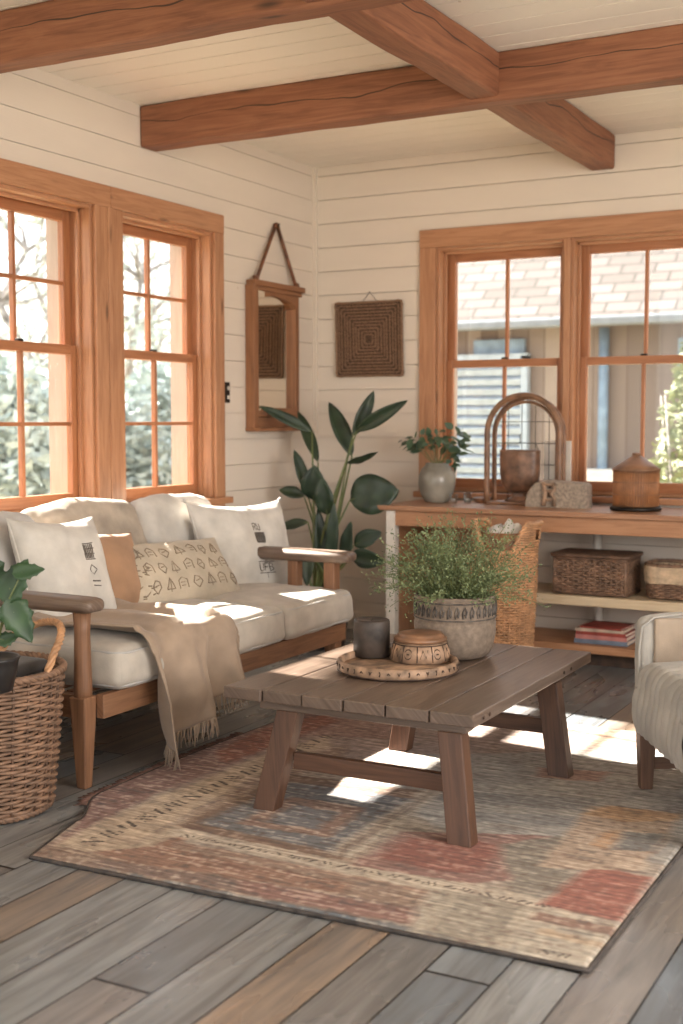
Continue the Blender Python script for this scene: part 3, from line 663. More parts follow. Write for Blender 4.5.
# ---------------------------------------------------------------- scatter pillows
def pillow(name, label, c, w_, h_, t_, mat, n, roll=0, dip=.10, seed=0, pipe=True, group=None, marks=None, tassels=False, ink='ink'):
    n = V(n).normalized(); x = V((0, 0, 1)).cross(n).normalized(); y = n.cross(x)
    Rm = Matrix((x, y, n)).transposed()@Matrix.Rotation(R(roll), 3, 'Z'); c = V(c)
    def S(u, v, side=1, off=0):   # u,v in -1..1
        px = w_/2*u*(1-.075*(1-v*v)); py = h_/2*v*(1-(dip if v > 0 else .05)*(1-u*u))
        e = max(0, (1-abs(u)**2.3))*max(0, (1-abs(v)**2.3)); z = t_/2*e**.42
        q = V((px, py, 0)); nn = noise.noise(q*6+V((seed, 0, 0)))*.020+abs(noise.noise(V((q.x*14, q.y*9, seed))))*.012+noise.noise(q*26+V((0, seed, 0)))*.003
        ed = min(1, 6*min(1-abs(u), 1-abs(v)))
        return c+Rm@V((px, py, side*(z+nn*ed+off)+.006*noise.noise(q*5+V((7, seed, 1)))))
    m = MB()
    for sd in (1, -1):
        N = 30; g = [math.sin(math.pi/2*(2*i/N-1)) for i in range(N+1)]; i0 = len(m.v)
        for i in range(N+1):
            for j in range(N+1): m.v.append(S(g[i], g[j], sd))
        for i in range(N):
            for j in range(N):
                a = i0+i*(N+1)+j; q = (a, a+N+1, a+N+2, a+1); m.face(q if sd > 0 else q[::-1], None, True)
    o = obj(name, m, M[mat], None); tag(o, label, 'pillow', group)
    if pipe:
        lp = [S(-1+2*i/24, -1) for i in range(24)]+[S(1, -1+2*i/24) for i in range(24)]+[S(1-2*i/24, 1) for i in range(24)]+[S(-1, 1-2*i/24) for i in range(24)]
        obj('piping', MB().tube(lp, .0042, 6, closed=True), M[mat], o)
    if marks:
        mm = MB()
        for st, r in marks:
            pts = []
            for a, b in zip(st, st[1:]):
                for q in range(4): pts.append(S(a[0]+(b[0]-a[0])*q/4, a[1]+(b[1]-a[1])*q/4, 1, .0006))
            pts.append(S(*st[-1], 1, .0006)); mm.tube(pts, r, 4)
        obj('print', mm, M[ink], o)
    if tassels:
        for sx_, sy_ in ((1, -1), (-1, -1), (1, 1), (-1, 1)):
            tm = MB(); p = S(sx_, sy_); d = (p-c).normalized()
            tm.tube([p, p+d*.008, p+d*.012, p+d*.022], [.004, .009, .009, .004], 8)
            for q in range(7): e = V((math.cos(q)*.006, math.sin(q)*.006, -.012)); tm.tube([p+d*.014, p+d*.028+e], [.0024, .0014], 4)
            obj('tassel', tm, M[mat], o)
    return o
LET = {'U': [[(0, 1), (0, .2), (.25, 0), (.6, 0), (.8, .2), (.8, 1)]], 'F': [[(0, 0), (0, 1), (.8, 1)], [(0, .5), (.6, .5)]], 'B': [[(0, 0), (0, 1), (.5, 1), (.7, .75), (.5, .52), (0, .52)], [(.5, .52), (.8, .26), (.5, 0), (0, 0)]],
       'R': [[(0, 0), (0, 1), (.6, 1), (.75, .75), (.55, .5), (0, .5)], [(.35, .5), (.8, 0)]]}
def text(s, x, y, sx_, sy_, r):
    out = []
    for ch in s:
        for st in LET[ch]: out.append(([(x+a*sx_, y+b*sy_) for a, b in st], r))
        x += sx_*1.12
    return out
mk = text('RU', .02, .38, .085, .16, .0024)
mk += [([(.02, .12+i*.034), (.23, .12+i*.034)], .0040) for i in range(6)]+[([(.02, .10), (.02, .32), (.24, .32), (.24, .10), (.02, .10)], .003)]
mk += [([(.11, -.03), (.09, -.10), (.12, -.17), (.16, -.10), (.14, -.03), (.11, -.03)], .0018)]
mk += text('UFB', -.03, -.48, .11, .15, .0028)+[([(-.05, -.30), (.34, -.30)], .002), ([(-.04, -.52), (.33, -.52)], .002), ([(.14, -.30), (.14, -.2)], .0016), ([(.14, -.52), (.14, -.62)], .0016)]
pillow('throw_pillow', 'large off-white square pillow with dark crest and lettering at the sofa\'s far end', (.56, -1.665, .655), .62, .52, .18, 'white_linen', (.96, -.22, .36), -2, .13, 1, marks=mk, tassels=True)
mk = []; rg = random.Random(4)
for j in range(3):
    for i in range(7):
        cx_ = -.78+i*.25+.04*j; cy_ = .52-j*.52; a = .075; b = .19
        k_ = (i+j) % 3
        if k_ == 0: mk += [([(cx_-a, cy_-b*.6), (cx_, cy_+b), (cx_+a, cy_-b*.6), (cx_-a, cy_-b*.6)], .0026), ([(cx_, cy_-b), (cx_, cy_+b*.6)], .002)]
        elif k_ == 1: mk += [([(cx_-a, cy_-b*.7), (cx_-a, cy_+b*.5), (cx_, cy_+b), (cx_+a, cy_+b*.5), (cx_+a, cy_-b*.7)], .0026), ([(cx_-a*.5, cy_-b*.3), (cx_+a*.5, cy_-b*.3)], .002), ([(cx_-a*.5, cy_+b*.2), (cx_+a*.5, cy_+b*.2)], .002)]
        else: mk += [([(cx_, cy_-b), (cx_-a, cy_-b*.1), (cx_-a*.4, cy_+b*.8), (cx_+a*.6, cy_+b*.6), (cx_+a, cy_-b*.2), (cx_, cy_-b)], .0026), ([(cx_-a*.4, cy_), (cx_+a*.5, cy_+.03)], .0028)]
for i in range(26): x_ = rg.uniform(-.96, -.76); y_ = rg.uniform(-.85, .85); mk.append(([(x_, y_), (x_+.05, y_+rg.uniform(-.1, .1))], .003))
pillow('lumbar_pillow', 'cream lumbar pillow printed with rows of small brown motifs', (.58, -2.25, .615), .68, .335, .14, 'pattern', (.80, -.10, .60), -2, .06, 2, marks=mk, ink='ink2')
pillow('throw_pillow', 'tan pillow squeezed between the left pillow and the lumbar pillow', (.49, -2.68, .65), .44, .38, .16, 'tan', (.93, -.10, .36), -6, .08, 3)
mk = [([(.28+i*.04, .20), (.28+i*.04, .46)], .003) for i in range(6)]+[([(.26, .18+i*.1), (.52, .18+i*.1)], .0024) for i in range(4)]+[([(.30, -.02), (.38, .08), (.48, -.02), (.38, -.1), (.30, -.02)], .002), ([(.28, -.22), (.5, -.22)], .003), ([(.28, -.3), (.5, -.3)], .002)]
pillow('throw_pillow', 'off-white square pillow with a small dark stamp behind the near armrest', (.53, -2.95, .675), .43, .50, .19, 'white_linen', (.93, -.14, .40), -3, .12, 4, marks=mk)

# ---------------------------------------------------------------- throw blanket
def throw():
    NS, NTT = 70, 54
    def P(s, t):
        L_on = .50+.06*math.sin(t*3); L_hang = .385-.17*t**1.2
        tot = L_on+.09+L_hang; d = s*tot
        yl, yr = -3.325+.10*min(1, d/L_on), -2.66-.04*max(0, 1-d/.3)
        ff = max(0, d-L_on-.05)/.3
        y = (yl+.06*ff)*(1-t)+yr*t
        fold = math.sin(t*15+1.4*math.sin(s*3)+noise.noise(V((t*2, s*1.5, 0)))*2.2); f2 = math.sin(t*31+s*2)
        if d < L_on:
            x = 1.097-L_on+d; z = .520+(.009+.015*s)*(1+fold)+.004*f2+.018*(1-abs(2*(d/L_on)-1))*.6
            if d < .12: z += .026*(1-d/.12)*(1+math.sin(t*9))*.8
            x += .03*math.sin(t*4+1)*(1-d/L_on)
        elif d < L_on+.09:
            a = (d-L_on)/.09*math.pi/2; r = .055; x = 1.097+r*math.sin(a)+.010*fold*math.sin(a); z = .520-r*(1-math.cos(a))+.010*(1+fold)*math.cos(a)
        else:
            q = d-L_on-.09; x = 1.155+.012*fold+.036*fold*min(1, q/.2)+.006*f2-.02*q; z = .465-q
            y += .012*math.cos(t*15)*min(1, q/.2)
        return V((x+noise.noise(V((s*8, t*8, 2)))*.004, y, z))
    m = MB(); m.grid(P, NS, NTT); o = obj('throw_blanket', m, M['throw'], None, solid=.007)
    tag(o, 'taupe fringed throw blanket hanging over the sofa\'s seat front near the left arm', 'blanket')
    fr = MB(); rg = random.Random(8)
    for i in range(92):
        t = i/91; p = P(1, t); l = rg.uniform(.055, .085); a = rg.uniform(-.012, .012)
        fr.tube([p+V((0, 0, .006)), p+V((a*.3, a*.5, -l*.4)), p+V((a, a+rg.uniform(-.006, .006), -l))], [.0036, .0030, .0016], 5)
    for i in range(60):   # the right edge is fringed too
        s = .52+.48*i/59; p = P(s, 1); l = rg.uniform(.03, .05); fr.tube([p-V((0, .004, 0)), p+V((.004, .014, -l*.5)), p+V((rg.uniform(-.004, .008), .018, -l))], [.003, .0026, .0014], 5)
    obj('fringe', fr, M['throw'], o)
throw()

# ================================================================ COFFEE TABLE
ct = thing('coffee_table', 'dark plank coffee table with splayed legs standing on the patchwork rug', 'coffee table', (2.0, -2.75, .014))
x0, x1, ya, yb = 1.555, 2.46, -3.345, -2.165; nb = 6; wb = (x1-x0)/nb
for i in range(nb): obj('plank', MB().box((x0+i*wb+.0026, ya+rnd.uniform(-.004, .004), .372), (x0+(i+1)*wb-.0026, yb, .412), ax=1), M['table'], ct, bevel=.004)
def leg(bx, by, tx, ty, lab=None):
    s = .040; sy = .030
    obj('leg', MB().hexa([(bx-s, by-sy, .014), (bx+s, by-sy, .014), (bx+s, by+sy, .014), (bx-s, by+sy, .014)], [(tx-s, ty-sy, .345), (tx+s, ty-sy, .345), (tx+s, ty+sy, .345), (tx-s, ty+sy, .345)]), M['tleg'], ct, bevel=.004)
leg(1.72, -3.335, 1.785, -3.285); leg(2.425, -3.345, 2.365, -3.285); leg(1.785, -2.455, 1.84, -2.45); leg(2.455, -2.505, 2.385, -2.45)
for yy in (-3.285, -2.45):
    obj('cleat', MB().box((1.68, yy-.032, .345), (2.42, yy+.032, .372)), M['table'], ct, bevel=.003)
    obj('stretcher', MB().box((1.80, yy-.016, .150), (2.385, yy+.016, .205)), M['tleg'], ct, bevel=.003)
m = MB()
for p in ((2.447, -3.20), (2.447, -2.52), (2.447, -2.44)): m.lathe([(.008, 0), (.008, .003)], 10); 
for yy in (-3.27, -3.22, -2.50, -2.42):
    pg = MB(); i0 = 0; pg.lathe([(.007, 0), (.006, .002)], 10)
    for v in pg.v[i0:]: v.x, v.y, v.z = 2.4605+v.z, yy+v.x, .392+v.y
    obj('peg', pg, M['carved_d'], ct)

# tray
TC = (1.957, -2.835)
tr_ = thing('round_tray', 'round carved wooden tray on the coffee table', 'tray', (*TC, .413))
obj('rim', MB().lathe([(.195, .413), (.213, .417), (.217, .430), (.214, .452), (.206, .456), (.199, .452), (.197, .432)], 64, (*TC, 0), cap=False, fn=lambda a, z: 1+.004*math.sin(a*22)), M['carved'], tr_)
obj('base', MB().lathe([(.19, .4125), (.203, .415), (.203, .426), (.198, .432), (0, .432)], 64, (*TC, 0), cap=True), M['carved'], tr_)
cm = MB()
for i in range(40):
    a = 2*math.pi*i/40; rr = .2165; p = lambda da, z: V((TC[0]+rr*math.cos(a+da), TC[1]+rr*math.sin(a+da), z))
    if i % 3 == 0: cm.tube([p(-.02, .444), p(.0, .434), p(.02, .444)], [.002, .0036, .002], 5)
    elif i % 3 == 1: cm.tube([p(0, .430), p(.015, .438), p(0, .446)], [.003, .002, .003], 5)
    else: cm.tube([p(-.03, .436), p(-.01, .442), p(.02, .436)], [.0022, .0026, .0018], 5)
cm.lathe([(.2145, .4175), (.2175, .4195), (.2145, .4215)], 64, (*TC, 0), cap=False)
obj('carving', cm, M['carved_d'], tr_)
# candle
cpos = at(372, 657, Z=.433); cp = (cpos.x-.012, cpos.y+.02)
cd_ = thing('pillar_candle', 'dark charcoal pillar candle on the tray', 'candle', (*cp, .433))
obj('wax', MB().lathe([(.062, .433), (.067, .438), (.067, .560), (.065, .568), (.058, .571), (.050, .566), (0, .563)], 40, (*cp, 0), fn=lambda a, z: 1+.006*noise.noise(V((math.cos(a)*2, math.sin(a)*2, z*20)))), M['candle'], cd_)
obj('wick', MB().tube([(cp[0], cp[1], .562), (cp[0]+.001, cp[1], .569), (cp[0]+.003, cp[1], .573)], .0014, 6), M['black'], cd_)
# carved box
bp = at(418, 664, Z=.433); bc_ = (bp.x-.03, bp.y+.085)
bx = thing('carved_box', 'round lidded box of pale carved wood on the tray beside the dark candle', 'box', (*bc_, .433))
obj('body', MB().lathe([(.106, .433), (.112, .436), (.106, .47), (.095, .498), (.090, .500), (.088, .502)], 48, (*bc_, 0)), M['carved'], bx)
obj('lid', MB().lathe([(.092, .503), (.097, .506), (.097, .514), (.090, .520), (.084, .521), (.083, .528), (.078, .532), (.050, .534), (0, .535)], 48, (*bc_, 0), fn=lambda a, z: 1+.006*math.sin(a*9)), M['rattan'], bx, label='brown flat lid')
cm = MB()
def onb(a, z, r0=.1115): r = r0-.25*(z-.436); return V((bc_[0]+r*math.cos(a), bc_[1]+r*math.sin(a), z))
for i in range(12):
    a = 2*math.pi*i/12
    cm.tube([onb(a-.2, .440), onb(a-.2, .466), onb(a-.2, .494)], [.0025, .0035, .0025], 5)
    if i % 2: cm.tube([onb(a+.14*math.cos(t*.7), .467+.017*math.sin(t*.7)) for t in range(9)], .0028, 5, closed=True); cm.tube([onb(a-.05, .467), onb(a+.05, .467)], .004, 5)
    else: cm.tube([onb(a-.1, .452), onb(a+.0, .482), onb(a+.1, .455), onb(a+.18, .484)], [.002, .004, .0035, .002], 5)
cm.tube([onb(2*math.pi*i/48, .496, .112) for i in range(48)], .0022, 5, closed=True)
obj('carving', cm, M['carved_d'], bx)
# planter with fine foliage
PC = (2.028, -2.49)
pp = thing('potted_plant', 'bushy fine leaved plant in a grey relief stoneware pot on the coffee table', 'plant', (*PC, .413))
prof = [(.095, .413), (.112, .416), (.130, .428), (.144, .455), (.153, .50), (.1545, .545), (.153, .549), (.1505, .552), (.1525, .556), (.152, .60), (.150, .63), (.154, .640), (.153, .648), (.145, .650), (.140, .642), (.140, .615), (0, .612)]
pot = obj('pot', MB().lathe(prof, 56, (*PC, 0)), M['stone'], pp)
rm = MB()
def onp(a, z): return V((PC[0]+.1535*math.cos(a), PC[1]+.1535*math.sin(a), z))
for i in range(34):
    a = 2*math.pi*i/34; s_ = 1 if i % 2 else -1
    rm.tube([onp(a-.04, .575), onp(a-.045, .60), onp(a, .618), onp(a+.045, .60), onp(a+.02, .58), onp(a-.01, .59)], [.003, .004, .003, .004, .003, .002], 5)
for z_ in (.566, .628): rm.tube([onp(2*math.pi*i/60, z_) for i in range(60)], .0026, 5, closed=True)
obj('relief_band', rm, M['stone_d'], pot)
obj('soil', MB().lathe([(.139, .614), (.12, .622), (0, .626)], 30, (*PC, 0)), M['soil'], pp)
rg = random.Random(12); st = MB(); lf = MB()
for i in range(230):
    a = rg.uniform(0, 2*math.pi); el = rg.uniform(.12, 1.45); L = rg.uniform(.20, .33)*(1.0 if el < .9 else 1.08); r0 = rg.uniform(0, .09)
    d = V((math.cos(a)*math.cos(el), math.sin(a)*math.cos(el), math.sin(el))); p = V((PC[0]+math.cos(a)*r0, PC[1]+math.sin(a)*r0, .622)); pts = [p]
    for k_ in range(8):
        d = (d+V((rg.gauss(0, .14), rg.gauss(0, .14), rg.gauss(0, .1)+(.06 if k_ < 3 else -.10)))).normalized(); p = p+d*L/8; pts.append(p)
    if min(q.z for q in pts) < .63: pts = [V((q.x, q.y, max(q.z, .635))) if (q-V((*PC, q.z))).length < .16 else q for q in pts]
    st.tube(pts, [.0015]*4+[.0010]*5, 4)
    for k_ in range(1, 9):
        for _ in range(6 if k_ > 3 else 4):
            q = pts[k_]+V((rg.gauss(0, .013), rg.gauss(0, .013), rg.gauss(0, .012))); ax = V((rg.gauss(0, 1), rg.gauss(0, 1), rg.gauss(.3, 1))).normalized(); bx_ = ax.cross(V((rg.gauss(0, 1), rg.gauss(0, 1), rg.gauss(0, 1)))).normalized(); s_ = rg.uniform(.0038, .0075)
            i0 = len(lf.v); n_ = ax.cross(bx_)*s_*.25; lf.v += [q-ax*s_, q+bx_*s_*.55+n_, q+ax*s_, q-bx_*s_*.55+n_]; lf.face((i0, i0+1, i0+2)); lf.face((i0, i0+2, i0+3))
obj('stems', st, M['stem'], pp); obj('foliage', lf, M['fern'], pp)

# ================================================================ WICKER
def weave(mb, path, nst, z0, z1, rowh, rad, off=None, amp=.005, per=3):
    """path(t)->(x,y,nx,ny) closed, off(z) outward growth"""
    N = nst*per; rows = int((z1-z0)/rowh)
    for r in range(rows+1):
        z = z0+(z1-z0)*r/rows; pts = []
        for i in range(N):
            t = i/N; x, y, nx, ny = path(t, z); a = amp*math.cos(math.pi*nst*t*1.0*1+math.pi*r) if nst % 2 == 0 else amp*math.cos(math.pi*nst*t+math.pi*r)
            pts.append((x+nx*a, y+ny*a, z+.0015*math.sin(t*37+r)))
        mb.tube(pts, rad, 5, closed=True)
def stakes(mb, path, nst, z0, z1, rad):
    for i in range(nst):
        mb.tube([(lambda q: (q[0], q[1], z))(path(i/nst, z)) for z in [z0+(z1-z0)*k/6 for k in range(7)]], rad, 5)
def ring_path(c, rf, ax=1, ay=1, rot=0):
    def f(t, z):
        a = 2*math.pi*t; r = rf(z); x, y = r*math.cos(a)*ax, r*math.sin(a)*ay
        return (c[0]+x*math.cos(rot)-y*math.sin(rot), c[1]+x*math.sin(rot)+y*math.cos(rot), math.cos(a+rot), math.sin(a+rot))
    return f
def braid(mb, pts, r, strands=3, turns=14, closed=False, n=5, sub=6):
    P_ = [V(p) for p in pts]; out = []
    N = len(P_)*sub if closed else (len(P_)-1)*sub+1
    def cat(u):
        i = int(u); f = u-i; L = len(P_); g = (lambda k: P_[k % L]) if closed else (lambda k: P_[max(0, min(L-1, k))])
        a, b, c, d = g(i-1), g(i), g(i+1), g(i+2)
        return .5*((2*b)+(c-a)*f+(2*a-5*b+4*c-d)*f*f+(3*b-a-3*c+d)*f**3)
    mx = len(P_) if closed else len(P_)-1; base = [cat(i/N*mx if closed else i/(N-1)*mx-(1e-6 if i == N-1 else 0)) for i in range(N)]
    for s in range(strands):
        q = []
        for i, p in enumerate(base):
            t = (base[(i+1) % N]-base[i-1]) if closed else (base[min(i+1, N-1)]-base[max(i-1, 0)]); t.normalize()
            a = t.cross(V((0, 0, 1)))
            if a.length < .1: a = t.cross(V((1, 0, 0)))
            a.normalize(); b = t.cross(a); an = 2*math.pi*(s/strands+turns*i/N); q.append(p+(a*math.cos(an)+b*math.sin(an))*r*.5)
        mb.tube(q, r*.62, n, closed=closed)
# big basket by the sofa
BC = (.862, -3.745)
bk = thing('wicker_basket', 'large brown willow basket with braided handle at the sofa\'s near end', 'basket', (*BC, 0))
rfun = lambda z: .212+.045*min(1, z/.45)**.8
pth = ring_path(BC, rfun)
m = MB(); weave(m, pth, 30, .02, .455, .0125, .0066, amp=.0075, per=4); obj('woven_wall', m, M['wick'], bk)
m = MB(); stakes(m, pth, 30, .005, .47, .0045); obj('stakes', m, M['wick_d'], bk)
m = MB(); m.lathe([(.0, .004), (.19, .004), (.192, .016), (0, .016)], 40, (*BC, 0)); obj('base', m, M['wick_d'], bk)
m = MB(); braid(m, [(BC[0]+.262*math.cos(2*math.pi*i/24), BC[1]+.262*math.sin(2*math.pi*i/24), .472) for i in range(24)], .014, 3, 22, True)
obj('rim', m, M['wick'], bk); m = MB(); braid(m, [(BC[0]+.214*math.cos(2*math.pi*i/24), BC[1]+.214*math.sin(2*math.pi*i/24), .016) for i in range(24)], .012, 3, 22, True)
obj('foot_border', m, M['wick'], bk)
for sg in (1, -1):
    hm = MB(); hp = []
    for i in range(13):
        u = i/12; a = R(5+118*u) if sg > 0 else R(190+112*u); hz = .47+.135*math.sin(math.pi*u)**.6; hp.append((BC[0]+.258*math.cos(a), BC[1]+.258*math.sin(a), hz))
    braid(hm, hp, .013, 3, 8); obj('handle', hm, M['wick_o'], bk, label='braided golden handle')
# contents: folded charcoal blanket, plant in black pot
fb = thing('folded_blanket', 'dark charcoal blanket folded inside the large willow basket', 'blanket', (BC[0]+.03, BC[1], .30))
for i in range(4):
    m = MB(); m.softbox((BC[0]+.065, BC[1]+.02, .335+i*.047), (.115-.004*i, .155-.008*i, .023), .020, .003, 14, .006, i); obj('fold', m, M['dark_cloth'], fb)
obj('filling', MB().softbox((BC[0]+.0, BC[1], .165), (.145, .145, .140), .05, 0, 12, .008, 4), M['dark_cloth'], fb)
pb = (.865, -3.80)
bp_ = thing('potted_plant', 'green split leaf plant in a small black pot inside the large willow basket', 'plant', (pb[0]-.04, pb[1], .46))
pb = (pb[0]-.0, pb[1]); pcx = at(-8, 668, Z=.53); pb = (pcx.x, pcx.y)
bp_.location = (*pb, .455)
obj('pot', MB().lathe([(.050, .455), (.062, .46), (.078, .53), (.082, .556), (.086, .560), (.084, .567), (.077, .565), (.074, .552), (0, .548)], 36, (*pb, 0)), M['black'], bp_)
def leafblade(mb, base, tip, width, nrm=(0, 0, 1), droop=.1, fold=.12, prof=None, n=14, cup=0, wave=0):
    base, tip = V(base), V(tip); d = tip-base; L = d.length; d.normalize(); s = d.cross(V(nrm)).normalized(); u = s.cross(d)
    prof = prof or (lambda t: math.sin(math.pi*min(1, t)**.75)**.9)
    i0 = len(mb.v)
    for i in range(n+1):
        t = i/n; c = base+d*L*t+V((0, 0, -1))*droop*L*(t*t)+u*cup*L*math.sin(math.pi*t); w_ = width/2*prof(t)
        for k_, q in enumerate((-1, -.5, 0, .5, 1)):
            mb.v.append(c+s*q*w_+u*(abs(q)*fold*w_*1.6)+u*wave*math.sin(t*16+q*2)*abs(q))
    for i in range(n):
        for k_ in range(4):
            a = i0+i*5+k_; mb.face((a, a+1, a+6, a+5), None, True)
m = MB(); sm = MB(); rg = random.Random(3)
for (px, py, X_) , w_, tl, ang in (((10, 588, None), .11, .16, 60), ((14, 612, None), .12, .15, -60), ((-10, 575, None), .12, .16, 100), ((-20, 610, None), .12, .15, 200), ((4, 640, None), .06, .07, 20), ((22, 572, None), .07, .10, 10)):
    p = at(px, py, Y=pb[1]+.02); q = V((pb[0], pb[1], .55)); mid = (p+q)/2+V((0, 0, .04)); sm.tube([q, mid, p], [.0035, .003, .002], 6)
    vd = (EYE-p).normalized(); rt_ = V((0, 0, 1)).cross(vd).normalized(); d = rt_*math.cos(R(ang))+V((0, 0, 1))*math.sin(R(ang))
    leafblade(m, p-d*tl*.3, p+d*tl*.7, w_, vd+V((0, 0, .3)), .05, .15, prof=lambda t: (math.sin(math.pi*t**.6)**.8)*(1-.28*abs(math.sin(t*13))))
obj('leaf_blades', m, M['monst'], bp_, solid=.0015); obj('stems', sm, M['stem'], bp_)

# rectangular lidded basket
def rr_path(cx_, cy_, hx, hy, r=.03, flare=0, z0=0):
    per = [(hx-r)*2, math.pi/2*r, (hy-r)*2, math.pi/2*r]*2; tot = sum(per)
    def f(t, z):
        g = 1+flare*(z-z0); s = (t % 1)*tot; seg = 0
        while s > per[seg]: s -= per[seg]; seg += 1
        k_ = seg//2; q = s/per[seg]
        cs = [((-1, -1), (1, 0), (0, -1)), ((1, -1), (0, 1), (1, 0)), ((1, 1), (-1, 0), (0, 1)), ((-1, 1), (0, -1), (-1, 0))][k_]
        if seg % 2 == 0:
            L = hx-r if k_ % 2 == 0 else hy-r
            if k_ % 2 == 0: x = cs[1][0]*(-L+2*L*q); y = cs[2][1]*hy
            else: x = cs[2][0]*hx; y = cs[1][1]*(-L+2*L*q)
            nx, ny = cs[2]
        else:
            ccx, ccy = [(hx-r, -hy+r), (hx-r, hy-r), (-hx+r, hy-r), (-hx+r, -hy+r)][k_]; a = R(-90+90*k_+90*q); nx, ny = math.cos(a), math.sin(a); x, y = ccx+r*nx, ccy+r*ny
        return (cx_+x*g, cy_+y*g, nx, ny)
    return f
shz = .378
sb = thing('lidded_basket', 'dark brown rectangular wicker basket with lid on the shelf under the desk', 'basket', (1.915, -.31, shz))
pth = rr_path(1.915, -.31, .195, .135, .02); m = MB(); weave(m, pth, 44, shz+.016, shz+.195, .0125, .0062, amp=.006, per=3); obj('woven_wall', m, M['wick'], sb)
m = MB(); stakes(m, pth, 44, shz+.008, shz+.198, .0042)
for q in (0, .5): pass
for cx_, cy_ in ((1.725, -.44), (2.105, -.44), (2.105, -.18), (1.725, -.18)): m.tube([(cx_, cy_, shz+.003), (cx_, cy_, shz+.2)], .011, 8)
obj('stakes', m, M['wick'], sb)
m = MB(); m.box((1.73, -.435, shz+.001), (2.10, -.185, shz+.012)); obj('base', m, M['wick_d'], sb)
m = MB()
for z_ in (shz+.010, shz+.192): m.tube([(lambda q: (q[0]+q[2]*.006, q[1]+q[3]*.006, z_))(pth(i/60, 0)) for i in range(60)], .008, 6, closed=True)
obj('border', m, M['wick_d'], sb)
m = MB(); pl = rr_path(1.915, -.31, .207, .147, .02)
m.tube([(lambda q: (q[0], q[1], shz+.208))(pl(i/60, 0)) for i in range(60)], .010, 6, closed=True)
for i in range(22): y_ = -.45+i*.0133; m.tube([(1.71+k_*.0137, y_, shz+.210+.004*math.cos(math.pi*(k_+i))) for k_ in range(31)], .0055, 5)
obj('lid', m, M['wick_d'], sb, label='darker woven lid')
# low basket with pale liner
lbk = thing('lined_basket', 'low wicker basket with pale woven collar at the right end of the shelf', 'basket', (2.39, -.30, shz))
pth = rr_path(2.39, -.30, .185, .13, .08, .35, shz); m = MB(); weave(m, pth, 40, shz+.012, shz+.085, .010, .0055, amp=.006, per=3); obj('woven_wall', m, M['wick'], lbk)
m = MB(); stakes(m, pth, 40, shz+.006, shz+.16, .004); obj('stakes', m, M['wick_d'], lbk)
m = MB(); weave(m, rr_path(2.39, -.30, .192, .137, .08, .35, shz), 60, shz+.088, shz+.165, .0075, .0062, amp=.002, per=2); obj('collar', m, M['wick_l'], lbk)
m = MB(); braid(m, [(lambda q: (q[0], q[1], shz+.176))(pth(i/30, shz+.17)) for i in range(30)], .011, 3, 26, True, sub=4); obj('rim', m, M['wick'], lbk)
m = MB(); m.box((2.23, -.41, shz+.001), (2.55, -.19, shz+.010)); obj('base', m, M['wick_d'], lbk, bevel=.02)

# ================================================================ DESK AND SHELVES
dk = thing('desk', 'long wooden desk with white front leg below the back windows', 'desk', (1.9, -.32, 0))
DX0, DX1 = .745, 3.35
obj('desk_top', MB().box((DX0, -.615, .800), (DX1, -.05, .828), ax=0), M['desktop'], dk, bevel=.005)
obj('front_apron', MB().box((DX0+.05, -.585, .715), (DX1-.03, -.563, .800), ax=0), M['desk'], dk, bevel=.003)
obj('back_apron', MB().box((DX0+.05, -.085, .715), (DX1-.03, -.065, .800), ax=0), M['desk'], dk, bevel=.003)
obj('leg', MB().box((.792, -.592, 0), (.848, -.536, .800), ax=2), M['white'], dk, bevel=.004, label='white painted front leg')
obj('leg', MB().box((3.25, -.592, 0), (3.306, -.536, .800), ax=2), M['white'], dk, bevel=.004, label='white painted front leg')
for x_ in (.795, 3.25): obj('end_panel', MB().box((x_, -.536, .0), (x_+.045, -.07, .800), ax=2), M['desk'], dk, bevel=.003)
obj('back_panel', MB().box((.84, -.10, .36), (1.32, -.088, .715), ax=0), M['desk'], dk)
su = thing('shelf_unit', 'low open two shelf unit with white posts under the desk', 'shelf', (2.3, -.28, 0))
obj('shelf', MB().box((1.42, -.485, .325), (3.2, -.05, shz-.002), ax=0), M['pale'], su, bevel=.004, label='pale upper shelf')
obj('shelf', MB().box((1.42, -.485, .075), (3.2, -.05, .118), ax=0), M['desk'], su, bevel=.004, label='orange lower shelf')
obj('plinth', MB().box((1.46, -.40, .0), (3.16, -.08, .075), ax=0), M['carved_d'], su)
for x_ in (1.86, 3.1):
    obj('post', MB().lathe([(.024, .118), (.024, .326)], 20, (x_, -.085, 0)), M['white'], su)
    obj('post', MB().lathe([(.024, shz-.002), (.024, .714)], 20, (x_, -.125, 0)), M['white'], su)
